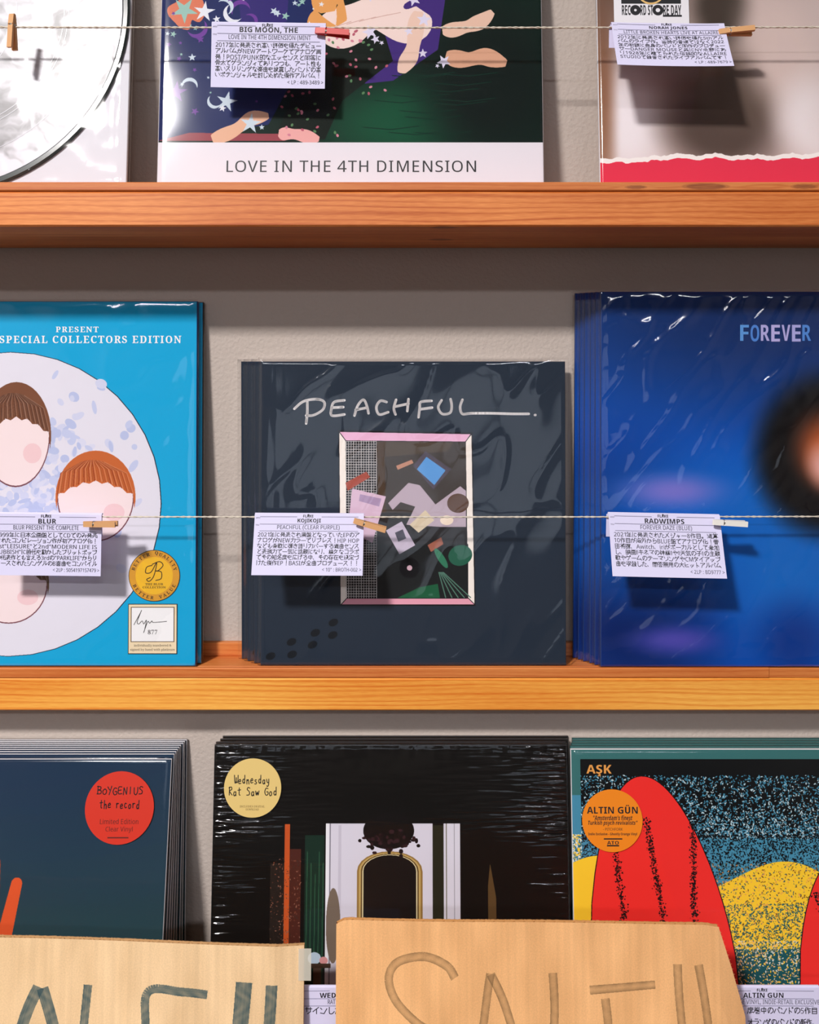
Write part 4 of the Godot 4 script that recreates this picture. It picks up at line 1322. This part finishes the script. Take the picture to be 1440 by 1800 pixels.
	var cols := [rgb(86, 150, 222), rgb(70, 130, 214), rgb(178, 172, 228), rgb(186, 176, 230), rgb(180, 172, 228), rgb(172, 170, 228), rgb(74, 134, 214), rgb(70, 126, 206), rgb(74, 130, 208)]
	var word := "FOREVER D"
	for i in word.length():
		if word[i] == " ":
			continue
		var x0 := 0.1150 + i * 0.00855
		words("title_lettering", word[i], o, std(cols[i], 0.5), x0, x0 + 0.0072, 0.2690 - 0.0006 * (i % 2), 0.2822, 0.00012, false, true)
	part("plastic_cover", film(-0.0015, 0.0004, 0.312, 0.3115, 120, 120, 1, 83, 0.0028), M.film, o)
	sp = stack_proto("record_sleeve", 0.31, 0.3096, 0.0026, bm, M.edge_blue, M.film, 9, 0.002)
	stack(sp, 5, "deep blue LP sleeve, %s behind the creased-plastic front copy", "deep blue sleeve copies", at, 3.0, at + Vector3(-0.0185, 0, -0.0220), 1.3, 0.0026, 0.0006)

func ring_text(s: SurfaceTool, t: String, c: Vector2, r: float, h: float, a0: float, a1: float, z: float) -> void:
	var under := a1 > PI
	for i in t.length():
		if t[i] == " ":
			continue
		var a := lerpf(a0, a1, (i + 0.5) / t.length())
		var m := text_mesh(t[i], true, true)
		var b := m.get_aabb()
		var k := h / 0.345
		var turn := a - PI / 2 if not under else a + PI / 2
		var f := Basis(Vector3.BACK, turn).scaled_local(Vector3(k, k, 1))
		var o := Vector3(c.x + cos(a) * r, c.y + sin(a) * r, z)
		add_tris(s, m, Transform3D(f, o - f * Vector3(b.get_center().x, b.position.y, 0)))

func build_row_three() -> void:
	# slate sleeve with a red sticker, eight copies behind
	var sm := tex_mat(art_slate(), 0.55, 0.15)
	var at := Vector3(-0.506, 0.842, 0.09)
	var o := record("record_sleeve", "slate blue LP sleeve with a round red sticker behind the cardboard sign", at, 13.0, 0.305, 0.303, 0.0026, sm, M.edge_dark, "", M.edge_white)
	part("plastic_cover", film(0.0, 0.0004, 0.3055, 0.304, 60, 60, 0, 3, 0.0024), M.wrap, o)
	var z := 0.0013
	var c := Vector2(0.2635, 0.2645)
	var k := sticker_round(o, c, 0.0288, z, std(rgb(206, 44, 22), 0.45), "round_sticker", "round red sticker with black handwriting")
	var s := st_new()
	handwrite(s, "BOYGENIUS", c.x - 0.0195, c.x + 0.0200, c.y + 0.0105, 0.0062, 0.00075, z + 0.0001)
	handwrite(s, "the record", c.x - 0.0165, c.x + 0.0175, c.y - 0.0005, 0.0066, 0.00075, z + 0.0001)
	part("handwriting", s.commit(), M.black, k)
	s = st_new()
	fit_text(s, "Limited Edition", c.x - 0.0155, c.x + 0.0165, c.y - 0.0128, c.y - 0.0086, z + 0.0001)
	fit_text(s, "Clear Vinyl", c.x - 0.0105, c.x + 0.0120, c.y - 0.0196, c.y - 0.0146, z + 0.0001)
	box(s, Vector3(c.x - 0.0085, c.y - 0.0238, z), Vector3(c.x + 0.0090, c.y - 0.0228, z + 0.0001))
	part("lettering", s.commit(), std(rgb(96, 22, 14), 0.5), k)
	var sp := stack_proto("record_sleeve", 0.305, 0.305, 0.0024, sm, M.edge_dark, M.wrap, 4, 0.0005, M.edge_white)
	stack(sp, 8, "slate blue LP sleeve edge, %s behind the red-stickered copy", "slate sleeve copies", at, 13.0, at + Vector3(0.0075, 0, -0.060), 5.0, 0.0024, 0.0006)
	# black shrink-wrapped sleeve with a gold sticker, three copies behind
	var dm := tex_mat(art_dark(), 0.55, 0.15)
	at = Vector3(-0.1660, 0.842, 0.06)
	o = record("record_sleeve", "black shrink-wrapped LP sleeve with a round gold sticker", at, 8.0, 0.300, 0.308, 0.0028, dm, M.edge_dark)
	part("plastic_cover", film(0.0, 0.0004, 0.3005, 0.309, 110, 560, 2, 12, 0.0026), M.wrap, o)
	c = Vector2(0.0334, 0.2735)
	k = sticker_round(o, c, 0.0242, 0.0019, std(rgb(226, 196, 122), 0.4), "round_sticker", "round pale gold sticker with black handwriting")
	z = 0.0019
	s = st_new()
	handwrite(s, "Wednesday", c.x - 0.0155, c.x + 0.0150, c.y + 0.0035, 0.0066, 0.0007, z + 0.0001)
	handwrite(s, "Rat Saw God", c.x - 0.0200, c.x + 0.0215, c.y - 0.0062, 0.0066, 0.0007, z + 0.0001)
	part("handwriting", s.commit(), M.black, k)
	s = st_new()
	fit_text(s, "INCLUDES DIGITAL", c.x - 0.0105, c.x + 0.0105, c.y - 0.0158, c.y - 0.0142, z + 0.0001, true, false)
	fit_text(s, "DOWNLOAD", c.x - 0.0055, c.x + 0.0055, c.y - 0.0182, c.y - 0.0166, z + 0.0001, true, false)
	part("lettering", s.commit(), std(rgb(110, 86, 44), 0.5), k)
	sp = stack_proto("record_sleeve", 0.300, 0.308, 0.0026, dm, M.edge_dark, M.wrap, 6, 0.0005)
	stack(sp, 3, "black shrink-wrapped LP sleeve, %s behind the gold-stickered copy", "black sleeve copies", at, 8.0, at + Vector3(0.003, 0, -0.027), 5.6, 0.0026, 0.001)
	# dune sleeve with an orange sticker, four copies behind
	var um := tex_mat(art_dunes(), 0.55, 0.15)
	at = Vector3(0.1366, 0.842, 0.062)
	o = record("record_sleeve", "teal-edged LP sleeve of red mounds and yellow dunes, round orange sticker", at, 8.0, 0.305, 0.3057, 0.0028, um, M.edge_white)
	words("title_lettering", "AŞK", o, std(rgb(232, 160, 76), 0.5), 0.0131, 0.0344, 0.2834, 0.2927, 0.00012, false, true)
	part("plastic_cover", film(0.0, 0.0004, 0.3055, 0.3067, 60, 60, 0, 19, 0.0026), M.wrap, o)
	c = Vector2(0.0339, 0.2477)
	z = 0.0013
	k = sticker_round(o, c, 0.0254, z, std(rgb(240, 136, 22), 0.45), "round_sticker", "round orange sticker with black lettering")
	s = st_new()
	fit_text(s, "ALTIN GÜN", c.x - 0.0212, c.x + 0.0215, c.y + 0.0058, c.y + 0.0128, z + 0.0001, false, true)
	part("title_lettering", s.commit(), M.black, k)
	s = st_new()
	fit_text(s, "\"Amsterdam's finest", c.x - 0.0165, c.x + 0.0165, c.y + 0.0004, c.y + 0.0044, z + 0.0001, false, true, 0, 0.15)
	fit_text(s, "Turkish psych revivalists\"", c.x - 0.0210, c.x + 0.0205, c.y - 0.0044, c.y + 0.0002, z + 0.0001, false, true, 0, 0.15)
	fit_text(s, "- PITCHFORK", c.x - 0.0080, c.x + 0.0085, c.y - 0.0080, c.y - 0.0058, z + 0.0001)
	fit_text(s, "Indie Exclusive - Ghostly Orange Vinyl", c.x - 0.0205, c.x + 0.0205, c.y - 0.0124, c.y - 0.0096, z + 0.0001, false, true)
	box(s, Vector3(c.x - 0.0075, c.y - 0.0152, z), Vector3(c.x + 0.0080, c.y - 0.0142, z + 0.0001))
	fit_text(s, "ATO", c.x - 0.0048, c.x + 0.0050, c.y - 0.0192, c.y - 0.0164, z + 0.0001, false, true)
	box(s, Vector3(c.x - 0.0050, c.y - 0.0207, z), Vector3(c.x + 0.0052, c.y - 0.0196, z + 0.0001))
	part("lettering", s.commit(), M.black, k)
	sp = stack_proto("record_sleeve", 0.305, 0.3062, 0.0026, um, M.edge_teal, M.wrap, 8, 0.0005)
	stack(sp, 4, "teal-edged LP sleeve, %s behind the orange-stickered copy", "dune sleeve copies", at, 8.0, at + Vector3(0.004, 0, -0.030), 5.4, 0.0026, 0.0012)

# ------------------------------------------------------------------ strings, cards, pegs
const STRINGS := [[1.7282, 0.054], [1.3497, 0.050], [0.9948, 0.0965]]
func build_strings() -> void:
	for i in 3:
		var y: float = STRINGS[i][0]
		var z: float = STRINGS[i][1]
		var t := thing("hanging_string", ["white string stretched in front of the starry sleeve", "white string stretched in front of the dark slate sleeve", "string behind the cardboard sale signs"][i], "string", Vector3(0, y, z))
		for strand in 2:
			var pts := []
			pts.append(Vector3(-0.62, 0, -z))
			for k in 281:
				var x := lerpf(-0.60, 0.60, k / 280.0)
				var a := x * 900.0 + strand * PI
				pts.append(Vector3(x, sin(a) * 0.00042 - 0.0012 * cos(x * 2.6), cos(a) * 0.00042))
			pts.append(Vector3(0.62, 0, -z))
			var s := st_new()
			tube(s, pts, 0.00052, 6)
			part("strand", s.commit(), M.string, t)

# A folded paper card: front panel, fold over the string, back panel. Local origin at the top of the fold, x to the right.
func card(label: String, x_left: float, row: int, w: float, h: float, roll: float, tilt: float, curl: float, artist: String, title: String, title_span: Array, body: Array, foot: String, back_roll: float, spans := [], grow := 1.0) -> void:
	var t := thing("price_card", label, "price card", Vector3(x_left + w / 2, STRINGS[row][0] + 0.0012, STRINGS[row][1] + 0.0016))
	t.rotation_degrees = Vector3(-tilt, 0, roll)
	var bow := func(p: Vector3) -> Vector3: return p + Vector3(0, 0, curl * pow(p.y / h, 2.0) + 0.4 * curl * pow(p.x / w * 2.0, 2.0))
	var s := st_new()
	for j in 8:
		for i in 8:
			var q := []
			for d in [[0, 1], [0, 0], [1, 0], [1, 1]]:
				q.append((bow as Callable).call(Vector3(lerpf(-w / 2, w / 2, (i + d[0]) / 8.0), -h * (j + d[1]) / 8.0, 0)))
			quad(s, q[0], q[1], q[2], q[3])
			var b := []
			for v in q:
				b.append(v - Vector3(0, 0, 0.00022))
			quad(s, b[3], b[2], b[1], b[0])
	part("front_panel", s.commit(), M.paper, t)
	s = st_new()
	for k in 6:
		var a0 := PI * k / 6.0
		var a1 := PI * (k + 1) / 6.0
		quad(s, Vector3(-w / 2, sin(a0) * 0.0014, -0.0014 + cos(a0) * 0.0014), Vector3(-w / 2, sin(a1) * 0.0014, -0.0014 + cos(a1) * 0.0014), Vector3(w / 2, sin(a1) * 0.0014, -0.0014 + cos(a1) * 0.0014), Vector3(w / 2, sin(a0) * 0.0014, -0.0014 + cos(a0) * 0.0014))
	part("fold", s.commit(), M.paper, t)
	s = st_new()
	box(s, Vector3(-w / 2, -h * 0.36, -0.0003), Vector3(w / 2, 0, 0))
	var bp := part("back_panel", s.commit(), M.paper, t)
	bp.position = Vector3(-0.0008, 0, -0.0028)
	bp.rotation_degrees = Vector3(tilt * 0.85, 0, back_roll - roll)
	var X := func(f: float) -> float: return (f - 0.5) * w
	var z := 0.00018
	var parts := {}
	s = st_new()
	centre_text(s, "FLAKE", (X as Callable).call(0.49), -h * 0.052, h * 0.046, z, false, true, 0.95)
	var ring := []
	for k in 11:
		ring.append(Vector2((X as Callable).call(0.49) + cos(TAU * k / 10) * h * 0.012, -h * 0.012 + sin(TAU * k / 10) * h * 0.012))
	ribbons(s, [ring], h * 0.008, z)
	parts["shop_logo"] = [s, M.black]
	s = st_new()
	centre_text(s, artist, (X as Callable).call(0.5), -h * 0.150, h * (0.092 if artist.contains(",") else 0.078), z, false, true, 1.12)
	parts["artist_lettering"] = [s, M.black]
	s = st_new()
	var low: bool = title.contains("(") or title.contains(",")
	fit_text(s, title, (X as Callable).call(title_span[0]), (X as Callable).call(title_span[1]), -h * (0.262 if low else 0.250), -h * 0.180, z)
	parts["title_lettering"] = [s, M.ink_soft]
	s = st_new()
	fit_text(s, "ARTIST", (X as Callable).call(0.012), (X as Callable).call(0.052), -h * 0.072, -h * 0.052, z)
	fit_text(s, "TITLE", (X as Callable).call(0.012), (X as Callable).call(0.045), -h * 0.190, -h * 0.170, z)
	parts["field_names"] = [s, M.ink_soft]
	s = st_new()
	for i in body.size():
		var sp: Array = spans[i] if i < spans.size() else [0.035, 0.965]
		line_text(s, body[i], (X as Callable).call(sp[0]), (X as Callable).call(sp[1]), -h * (0.295 + i * 0.0925), h * 0.083 * grow, z, 0.098 if grow == 1.0 else 0.108)
	parts["description_lettering"] = [s, M.black]
	s = st_new()
	if foot != "":
		fit_text(s, foot, (X as Callable).call(0.985 - 0.0185 * foot.length()), (X as Callable).call(0.985), -h * 0.935, -h * 0.875, z)
		parts["stock_number"] = [s, M.ink_soft]
	for y in [0.042, 0.165, 0.278]:
		s = st_new()
		for i in 8:
			var a: float = lerpf(0.05, 0.95, i / 8.0)
			var b: float = lerpf(0.05, 0.95, (i + 1) / 8.0)
			if y < 0.1 and i in [3, 4]:
				continue
			quad(s, Vector3((X as Callable).call(a), -h * (y + 0.004), z), Vector3((X as Callable).call(a), -h * (y - 0.004), z), Vector3((X as Callable).call(b), -h * (y - 0.004), z), Vector3((X as Callable).call(b), -h * (y + 0.004), z))
		part("ruled_line", bent(s.commit(), bow), M.ink_line, t)
	for key in parts:
		part(key, bent(parts[key][0].commit(), bow), parts[key][1], t)

func bent(m: ArrayMesh, f: Callable) -> ArrayMesh:
	var out := ArrayMesh.new()
	for i in m.get_surface_count():
		var a := m.surface_get_arrays(i)
		var v: PackedVector3Array = a[Mesh.ARRAY_VERTEX]
		for k in v.size():
			v[k] = f.call(v[k])
		a[Mesh.ARRAY_VERTEX] = v
		out.add_surface_from_arrays(Mesh.PRIMITIVE_TRIANGLES, a)
	return out

func build_cards() -> void:
	card("lavender text card pinned with the red clothespin", -0.1512, 0, 0.0872, 0.0495, -0.8, 2, 0.0012, "BIG MOON, THE", "LOVE IN THE 4TH DIMENSION (MINT", [0.15, 0.87],
		["2017年に発表され高い評価を得たデビュー", "アルバムがNEWアートワークでアナログ再", "発！POST/PUNK的なエッセンスと同等に", "骨太でグランジィでありつつも、アート性も", "高いスリリングな楽曲を披露したバンドの高", "いポテンシャルを封じ込めた傑作アルバム！"],
		"< LP : 489-3489 >", -1.5)
	card("lavender text card tilted outward in front of the sepia sleeve", 0.1542, 0, 0.0860, 0.0470, -0.9, 27, 0.002, "NORAH JONES", "LITTLE BROKEN HEARTS LIVE AT ALLAIRE", [0.10, 0.93],
		["2012年に発表され高い評価を得た5thアル", "バムのライブ作。当時の音源ではなく2022", "年の初頭に自身のバンドと同作のプロデュー", "サーDANGER MOUSEと共にNY北部にあ", "り1928年に建てられた伝説的なALLAIRE", "STUDIOで録音されたライブアルバムです！"],
		"< LP : 489-7679 >", -1.0)
	card("lavender text card in front of the white plate", -0.3310, 1, 0.0865, 0.0485, -0.6, 3, 0.0008, "BLUR", "BLUR PRESENT THE COMPLETE", [0.19, 0.79],
		["1999年に日本企画盤としてCDでのみ発売", "されたコンピレーション作が初アナログ化！", "1st\"LEISURE\"と2nd\"MODERN LIFE IS", "RUBBISH\"に時代を動かしたブリットポップ", "の代表作とも言える3rdの\"PARKLIFE\"からリ", "リースされたシングルのB面曲をコンパイル"],
		"< 2LP : 5054197157479 >", -0.6)
	card("lavender text card in front of the dark slate sleeve", -0.1228, 1, 0.0866, 0.0480, -0.3, 18, 0.001, "KOJIKOJI", "PEACHFUL (CLEAR PURPLE)", [0.21, 0.78],
		["2021年に発表され廃盤となっていたEPのア", "ナログがNEWカラーでリプレス！HIP HOP", "なども柔軟に弾き語りカバーする選曲センス", "と表現力で一気に話題になり、様々なコラボ", "でその知名度を広げる中、その存在を決定づ", "けた傑作EP！BASIが全曲プロデュース！！"],
		"< 10\" : BROTH-002 >", -0.3)
	card("lavender text card in front of the deep blue sleeve", 0.1580, 1, 0.0882, 0.0500, -1.2, 21, 0.0018, "RADWIMPS", "FOREVER DAZE (BLUE)", [0.28, 0.74],
		["2021年に発表されたメジャー8作目。通算", "10作目が海外からBLUE盤でアナログ化！菅", "田将暉、Awitch、iriがボーカルとして参加", "し、映画\"キネマの神様\"や\"天気の子\"の主題", "歌やゲームのテーマソングやCMタイアップ", "曲を収録した、問答無用の大ヒットアルバム"],
		"< 2LP : BD9777 >", -1.2)
	card("lavender text card showing between the two cardboard signs", -0.0935, 2, 0.0850, 0.0480, 0.0, 3, 0.0008, "WEDNESDAY", "RAT SAW GOD", [0.37, 0.63],
		["とサインした"], "", 0.0, [[0.10, 0.50]], 1.35)
	card("lavender text card over the red mound sleeve beside the bent cardboard sign", 0.2262, 2, 0.0850, 0.0480, 0.0, 3, 0.0008, "ALTIN GUN", "ORANGE VINYL, INDIE-RETAIL EXCLUSIVE", [0.16, 1.0],
		["席巻中のバンドの5作目", "", "オランダのバンドの新作。"], "", 0.0, [[0.355, 0.985], [0.0, 1.0], [0.36, 0.985]], 1.3)

func peg(label: String, at: Vector3, turn: Vector3, mat: Material, length := 0.0262) -> void:
	var t := thing("clothespin", label, "clothespin", at, "clothespins on the strings")
	t.rotation_degrees = turn
	var wy := 0.0021
	for side in [1, -1]:
		var prof := [Vector2(0, 0.0003), Vector2(0.0006, 0.0012), Vector2(length * 0.30, 0.0024), Vector2(length * 0.325, 0.0018), Vector2(length * 0.355, 0.0024), Vector2(length, 0.0038), Vector2(length, 0.0018), Vector2(length * 0.42, 0.0004), Vector2(length * 0.36, 0.0002)]
		var s := st_new()
		var n := prof.size()
		for i in n:
			var p: Vector2 = prof[i]
			var q: Vector2 = prof[(i + 1) % n]
			var a := Vector3(p.x, -wy, p.y * side)
			var b := Vector3(p.x, wy, p.y * side)
			var c := Vector3(q.x, wy, q.y * side)
			var d := Vector3(q.x, -wy, q.y * side)
			if side > 0:
				quad(s, a, b, c, d)
			else:
				quad(s, d, c, b, a)
			var m := Vector2(length * 0.5, 0.0016)
			tri(s, Vector3(m.x, wy, m.y * side), c, b)
			tri(s, Vector3(m.x, -wy, m.y * side), a, d)
		part("jaw", s.commit(), mat, t)
	var sp := st_new()
	for k in 3:
		var pts := []
		for i in 17:
			var a := TAU * i / 16.0
			pts.append(Vector3(length * 0.325 + (k - 1) * 0.0005, cos(a) * (wy + 0.0003), sin(a) * 0.0023))
		tube(sp, pts, 0.00022, 5)
	part("spring", sp.commit(), M.steel, t)

func build_pins() -> void:
	peg("small wooden clothespin hanging upright on the string over the clear vinyl disc", Vector3(-0.3040, 1.7372, 0.0545), Vector3(0, -12, -92), M.wood_pin)
	peg("small red clothespin in front of the starry sleeve", Vector3(-0.0718, 1.7225, 0.0592), Vector3(0, 0, -6), M.red_pin)
	peg("small wooden clothespin beside the card on the sepia sleeve", Vector3(0.2345, 1.7205, 0.0610), Vector3(-14, 0, 3), M.wood_pin)
	peg("small wooden clothespin lying level in front of the white plate", Vector3(-0.2568, 1.3442, 0.0580), Vector3(0, 0, 0), M.wood_pin)
	peg("small wooden clothespin slanting down across the pink and cream frame", Vector3(-0.0438, 1.3472, 0.0590), Vector3(0, 0, -16), M.wood_pin)
	peg("small white clothespin in front of the deep blue sleeve", Vector3(0.2378, 1.3462, 0.0600), Vector3(0, 0, -3), M.white_pin)

# ------------------------------------------------------------------ cardboard signs
func kraft(w: float, h: float, base: Color, seed: int, res: int) -> Image:
	var n := FastNoiseLite.new()
	n.seed = seed
	n.frequency = 1.0
	n.fractal_octaves = 3
	var W := res
	var H := int(res * h / w)
	var im := Image.create(W, H, false, Image.FORMAT_RGB8)
	for j in H:
		for i in W:
			var x := i / float(W) * w
			var y := j / float(H) * h
			var flute := n.get_noise_2d(x * 190.0, y * 3.0) * 0.035
			var mott := n.get_noise_2d(x * 700.0, y * 600.0) * 0.045
			var big := n.get_noise_2d(x * 26.0, y * 9.0) * 0.07
			var f := 1.0 + flute + mott + big
			im.set_pixel(i, j, Color(base.r * f, base.g * f * (1.0 + 0.2 * big), base.b * f * (1.0 + 0.5 * big)))
	return im

# felt pen on board: streaky strokes blended into the print image; points in metres from the lower left
func marker(im: Image, w: float, h: float, pts: Array, w0: float, w1: float, ink: Color, dens: float, hollow: float, r: RandomNumberGenerator) -> void:
	var W := im.get_width()
	var H := im.get_height()
	var path := smooth(pts, 14)
	var hairs := 26
	var seen := []
	for k in hairs:
		var across := absf((k + 0.5) / hairs - 0.5) * 2.0
		seen.append(r.randf_range(0.82, 1.0) * dens * lerpf(1.0, 0.35 + 0.65 * pow(across, 2.0), hollow))
	var done := {}
	for i in path.size() - 1:
		var a: Vector2 = path[i]
		var b: Vector2 = path[i + 1]
		var wd := lerpf(w0, w1, i / float(path.size() - 1))
		var d := (b - a).normalized()
		var o := Vector2(-d.y, d.x)
		var steps := maxi(2, int(a.distance_to(b) / w * W * 1.5))
		for q in steps:
			var c := a.lerp(b, q / float(steps))
			var cols := maxi(hairs, int(wd / w * W * 1.6))
			for k in cols:
				var f := (k + 0.5) / cols
				var p := c + o * (f - 0.5) * wd
				var px := int(p.x / w * W)
				var py := int((1.0 - p.y / h) * H)
				if px < 0 or py < 0 or px >= W or py >= H or done.has(py * W + px):
					continue
				done[py * W + px] = true
				var wash := 0.86 + 0.14 * sin(p.x * 610.0 + 3.0 * sin(p.y * 240.0)) * sin(p.y * 330.0)
				im.set_pixel(px, py, im.get_pixel(px, py).lerp(ink, seen[int(f * hairs)] * wash))

# Corrugated board cut to an outline: front liner, wavy fluting, back liner.
func board_sign(called: String, label: String, at: Vector3, lean: float, w: float, h: float, top: Array, right_bend: float, im: Image, edge: Color, tape: bool) -> void:
	var t := thing(called, label, "sign", at)
	t.rotation_degrees.x = -lean
	var th := 0.0034
	var nx := 60
	var s := st_new()
	var bk := st_new()
	var fl := st_new()
	var ed := st_new()
	var top_at := func(x: float) -> float:
		for i in top.size() - 1:
			if x <= top[i + 1][0]:
				return lerpf(top[i][1], top[i + 1][1], (x - top[i][0]) / (top[i + 1][0] - top[i][0]))
		return top[-1][1]
	var z_at := func(x: float, y: float) -> float:
		return -right_bend * pow(maxf(0.0, x - (w - 0.022 + 0.03 * (1.0 - y / h) * 0.4)) / 0.022, 1.2) + 0.0006 * sin(x * 30.0) + 0.0012 * sin(x * 11.0 + 1.0)
	for i in nx:
		var xa := w * i / nx
		var xb := w * (i + 1) / nx
		for j in 4:
			var q := []
			for d in [[xa, j], [xa, j + 1], [xb, j + 1], [xb, j]]:
				var y: float = (top_at as Callable).call(d[0]) * d[1] / 4.0
				q.append(Vector3(d[0], y, (z_at as Callable).call(d[0], y)))
			var uv := []
			for p in q:
				uv.append(Vector2(p.x / w, 1.0 - p.y / h))
			quad_uv(s, q, uv)
			var b := []
			for p in q:
				b.append(p - Vector3(0, 0, th))
			quad(bk, b[3], b[2], b[1], b[0])
	# fluting: a wave across the gap, open at the top edge
	var nf := int(w / 0.0011)
	for i in nf:
		var xa := w * i / nf
		var xb := w * (i + 1) / nf
		var za := -th / 2 + (th / 2 - 0.0003) * sin(xa * TAU / 0.0074)
		var zb := -th / 2 + (th / 2 - 0.0003) * sin(xb * TAU / 0.0074)
		var ya: float = (top_at as Callable).call(xa) - 0.0006
		var yb: float = (top_at as Callable).call(xb) - 0.0006
		za += (z_at as Callable).call(xa, ya)
		zb += (z_at as Callable).call(xb, yb)
		quad(fl, Vector3(xa, ya * 0.5, za), Vector3(xa, ya, za), Vector3(xb, yb, zb), Vector3(xb, yb * 0.5, zb))
		# liner edges with a little thickness
		for zz in [0.0, -th + 0.0004]:
			var y0: float = (top_at as Callable).call(xa) + rng.randf_range(-0.0002, 0.0003)
			quad(ed, Vector3(xa, y0, zz + (z_at as Callable).call(xa, ya)), Vector3(xa, y0, zz - 0.0004 + (z_at as Callable).call(xa, ya)), Vector3(xb, y0, zz - 0.0004 + (z_at as Callable).call(xb, yb)), Vector3(xb, y0, zz + (z_at as Callable).call(xb, yb)))
	for x in [0.0, w]:
		var yt: float = (top_at as Callable).call(x)
		for j in 4:
			var y0 := yt * j / 4.0
			var y1 := yt * (j + 1) / 4.0
			var z0: float = (z_at as Callable).call(x, y0)
			var z1: float = (z_at as Callable).call(x, y1)
			if x > 0.0:
				quad(ed, Vector3(x, y0, z0), Vector3(x, y1, z1), Vector3(x, y1, z1 - th), Vector3(x, y0, z0 - th))
			else:
				quad(ed, Vector3(x, y0, z0 - th), Vector3(x, y1, z1 - th), Vector3(x, y1, z1), Vector3(x, y0, z0))
	part("front_liner", s.commit(), tex_mat(ImageTexture.create_from_image(im), 0.8, 0.35), t)
	part("back_liner", bk.commit(), std(edge, 0.85, 0.3), t)
	part("fluting", fl.commit(), std(edge, 0.85, 0.3), t)
	part("cut_edge", ed.commit(), std(edge, 0.85, 0.3), t)
	if tape:
		var tp := std(Color(0.92, 0.90, 0.84, 0.45), 0.35)
		tp.transparency = BaseMaterial3D.TRANSPARENCY_ALPHA
		var k := st_new()
		box(k, Vector3(w - 0.004, 0.166, -th - 0.0006), Vector3(w + 0.0055, 0.189, -th - 0.0002))
		part("clear_tape", k.commit(), tp, t, "scrap of clear tape at the cut edge")

func build_signs() -> void:
	var r := RandomNumberGenerator.new()
	r.seed = 99
	# board lettered in blue-grey marker; x from -0.400 so that its lower left corner stands outside the picture
	var w := 0.3205
	var h := 0.206
	var ox := -0.4000
	var im := kraft(w, h, rgb(238, 202, 156), 4, 1100)
	var ink := rgb(52, 76, 82)
	var P := func(x: float, y: float) -> Vector2: return Vector2(x - ox, y)
	for st in [
		[[-0.318, 0.160], [-0.335, 0.165], [-0.352, 0.155], [-0.350, 0.125], [-0.325, 0.105], [-0.318, 0.075], [-0.340, 0.060], [-0.358, 0.066]],
		[[-0.2765, 0.164], [-0.288, 0.135], [-0.304, 0.060]], [[-0.2735, 0.163], [-0.262, 0.125], [-0.250, 0.060]], [[-0.295, 0.100], [-0.258, 0.100]],
		[[-0.2400, 0.165], [-0.243, 0.125], [-0.246, 0.066], [-0.212, 0.064]],
		[[-0.1510, 0.1580], [-0.170, 0.1600], [-0.1950, 0.1600], [-0.1965, 0.130], [-0.199, 0.066], [-0.155, 0.064]], [[-0.196, 0.112], [-0.162, 0.112]],
		[[-0.1235, 0.1665], [-0.1260, 0.135], [-0.1300, 0.088]], [[-0.1310, 0.070], [-0.1315, 0.066]],
		[[-0.1030, 0.1640], [-0.1045, 0.135], [-0.1080, 0.088]], [[-0.1085, 0.070], [-0.1090, 0.066]]]:
		var pts := []
		for p in st:
			pts.append((P as Callable).call(p[0], p[1]))
		var wide := 0.0085
		if st[0][0] == -0.1235:
			wide = 0.0120
		elif st[0][0] == -0.1510 or st[0][0] == -0.2400:
			wide = 0.0062
		marker(im, w, h, pts, wide, wide * 0.95, ink, 0.93, 0.12, r)
	board_sign("cardboard_sign", "pale cardboard sign with bold blue-grey marker SALE!! lettering", Vector3(ox, 0.8425, 0.1284), 7.0, w, h, [[0.0, 0.2030], [0.12, 0.1990], [0.30, 0.1920], [0.3205, 0.1908]], 0.004, im, rgb(206, 162, 112), true)
	# board lettered in faint brown marker, right side bent back
	w = 0.300
	h = 0.224
	ox = -0.0535
	im = kraft(w, h, rgb(240, 182, 124), 9, 1100)
	ink = rgb(112, 86, 56)
	for st in [
		[[0.0330, 0.1815], [0.0270, 0.1900], [0.0110, 0.1965], [-0.0080, 0.1930], [-0.0150, 0.1820], [-0.0100, 0.1660], [0.0060, 0.1500], [0.0260, 0.1380], [0.0300, 0.1150], [0.0120, 0.0980], [-0.0140, 0.1020]],
		[[0.0590, 0.1840], [0.0560, 0.1660], [0.0470, 0.1000]], [[0.0592, 0.1835], [0.0700, 0.1600], [0.0880, 0.1000]], [[0.0520, 0.1320], [0.0780, 0.1320]],
		[[0.1045, 0.1840], [0.1055, 0.1600], [0.1050, 0.1040], [0.1260, 0.1010]],
		[[0.1315, 0.1720], [0.1500, 0.1735], [0.1790, 0.1760]], [[0.1425, 0.1660], [0.1445, 0.1460], [0.1470, 0.1040], [0.1760, 0.1010]], [[0.1450, 0.1360], [0.1720, 0.1360]],
		[[0.1955, 0.1900], [0.1965, 0.1640], [0.2000, 0.1220]], [[0.2010, 0.1060], [0.2012, 0.1020]],
		[[0.2110, 0.1895], [0.2150, 0.1640], [0.2200, 0.1220]], [[0.2215, 0.1060], [0.2217, 0.1020]]]:
		var pts := []
		for p in st:
			pts.append(Vector2(p[0] - ox, p[1]))
		marker(im, w, h, pts, 0.0062, 0.0056, ink, 0.80, 0.9, r)
	board_sign("cardboard_sign", "orange-brown cardboard sign with faint brown marker SALE!! and one side bent back", Vector3(ox, 0.8425, 0.1434), 7.0, w, h, [[0.0, 0.2190], [0.006, 0.2222], [0.10, 0.2205], [0.27, 0.2178], [0.2800, 0.2160], [0.290, 0.185], [0.300, 0.150]], 0.007, im, rgb(214, 158, 98), false)
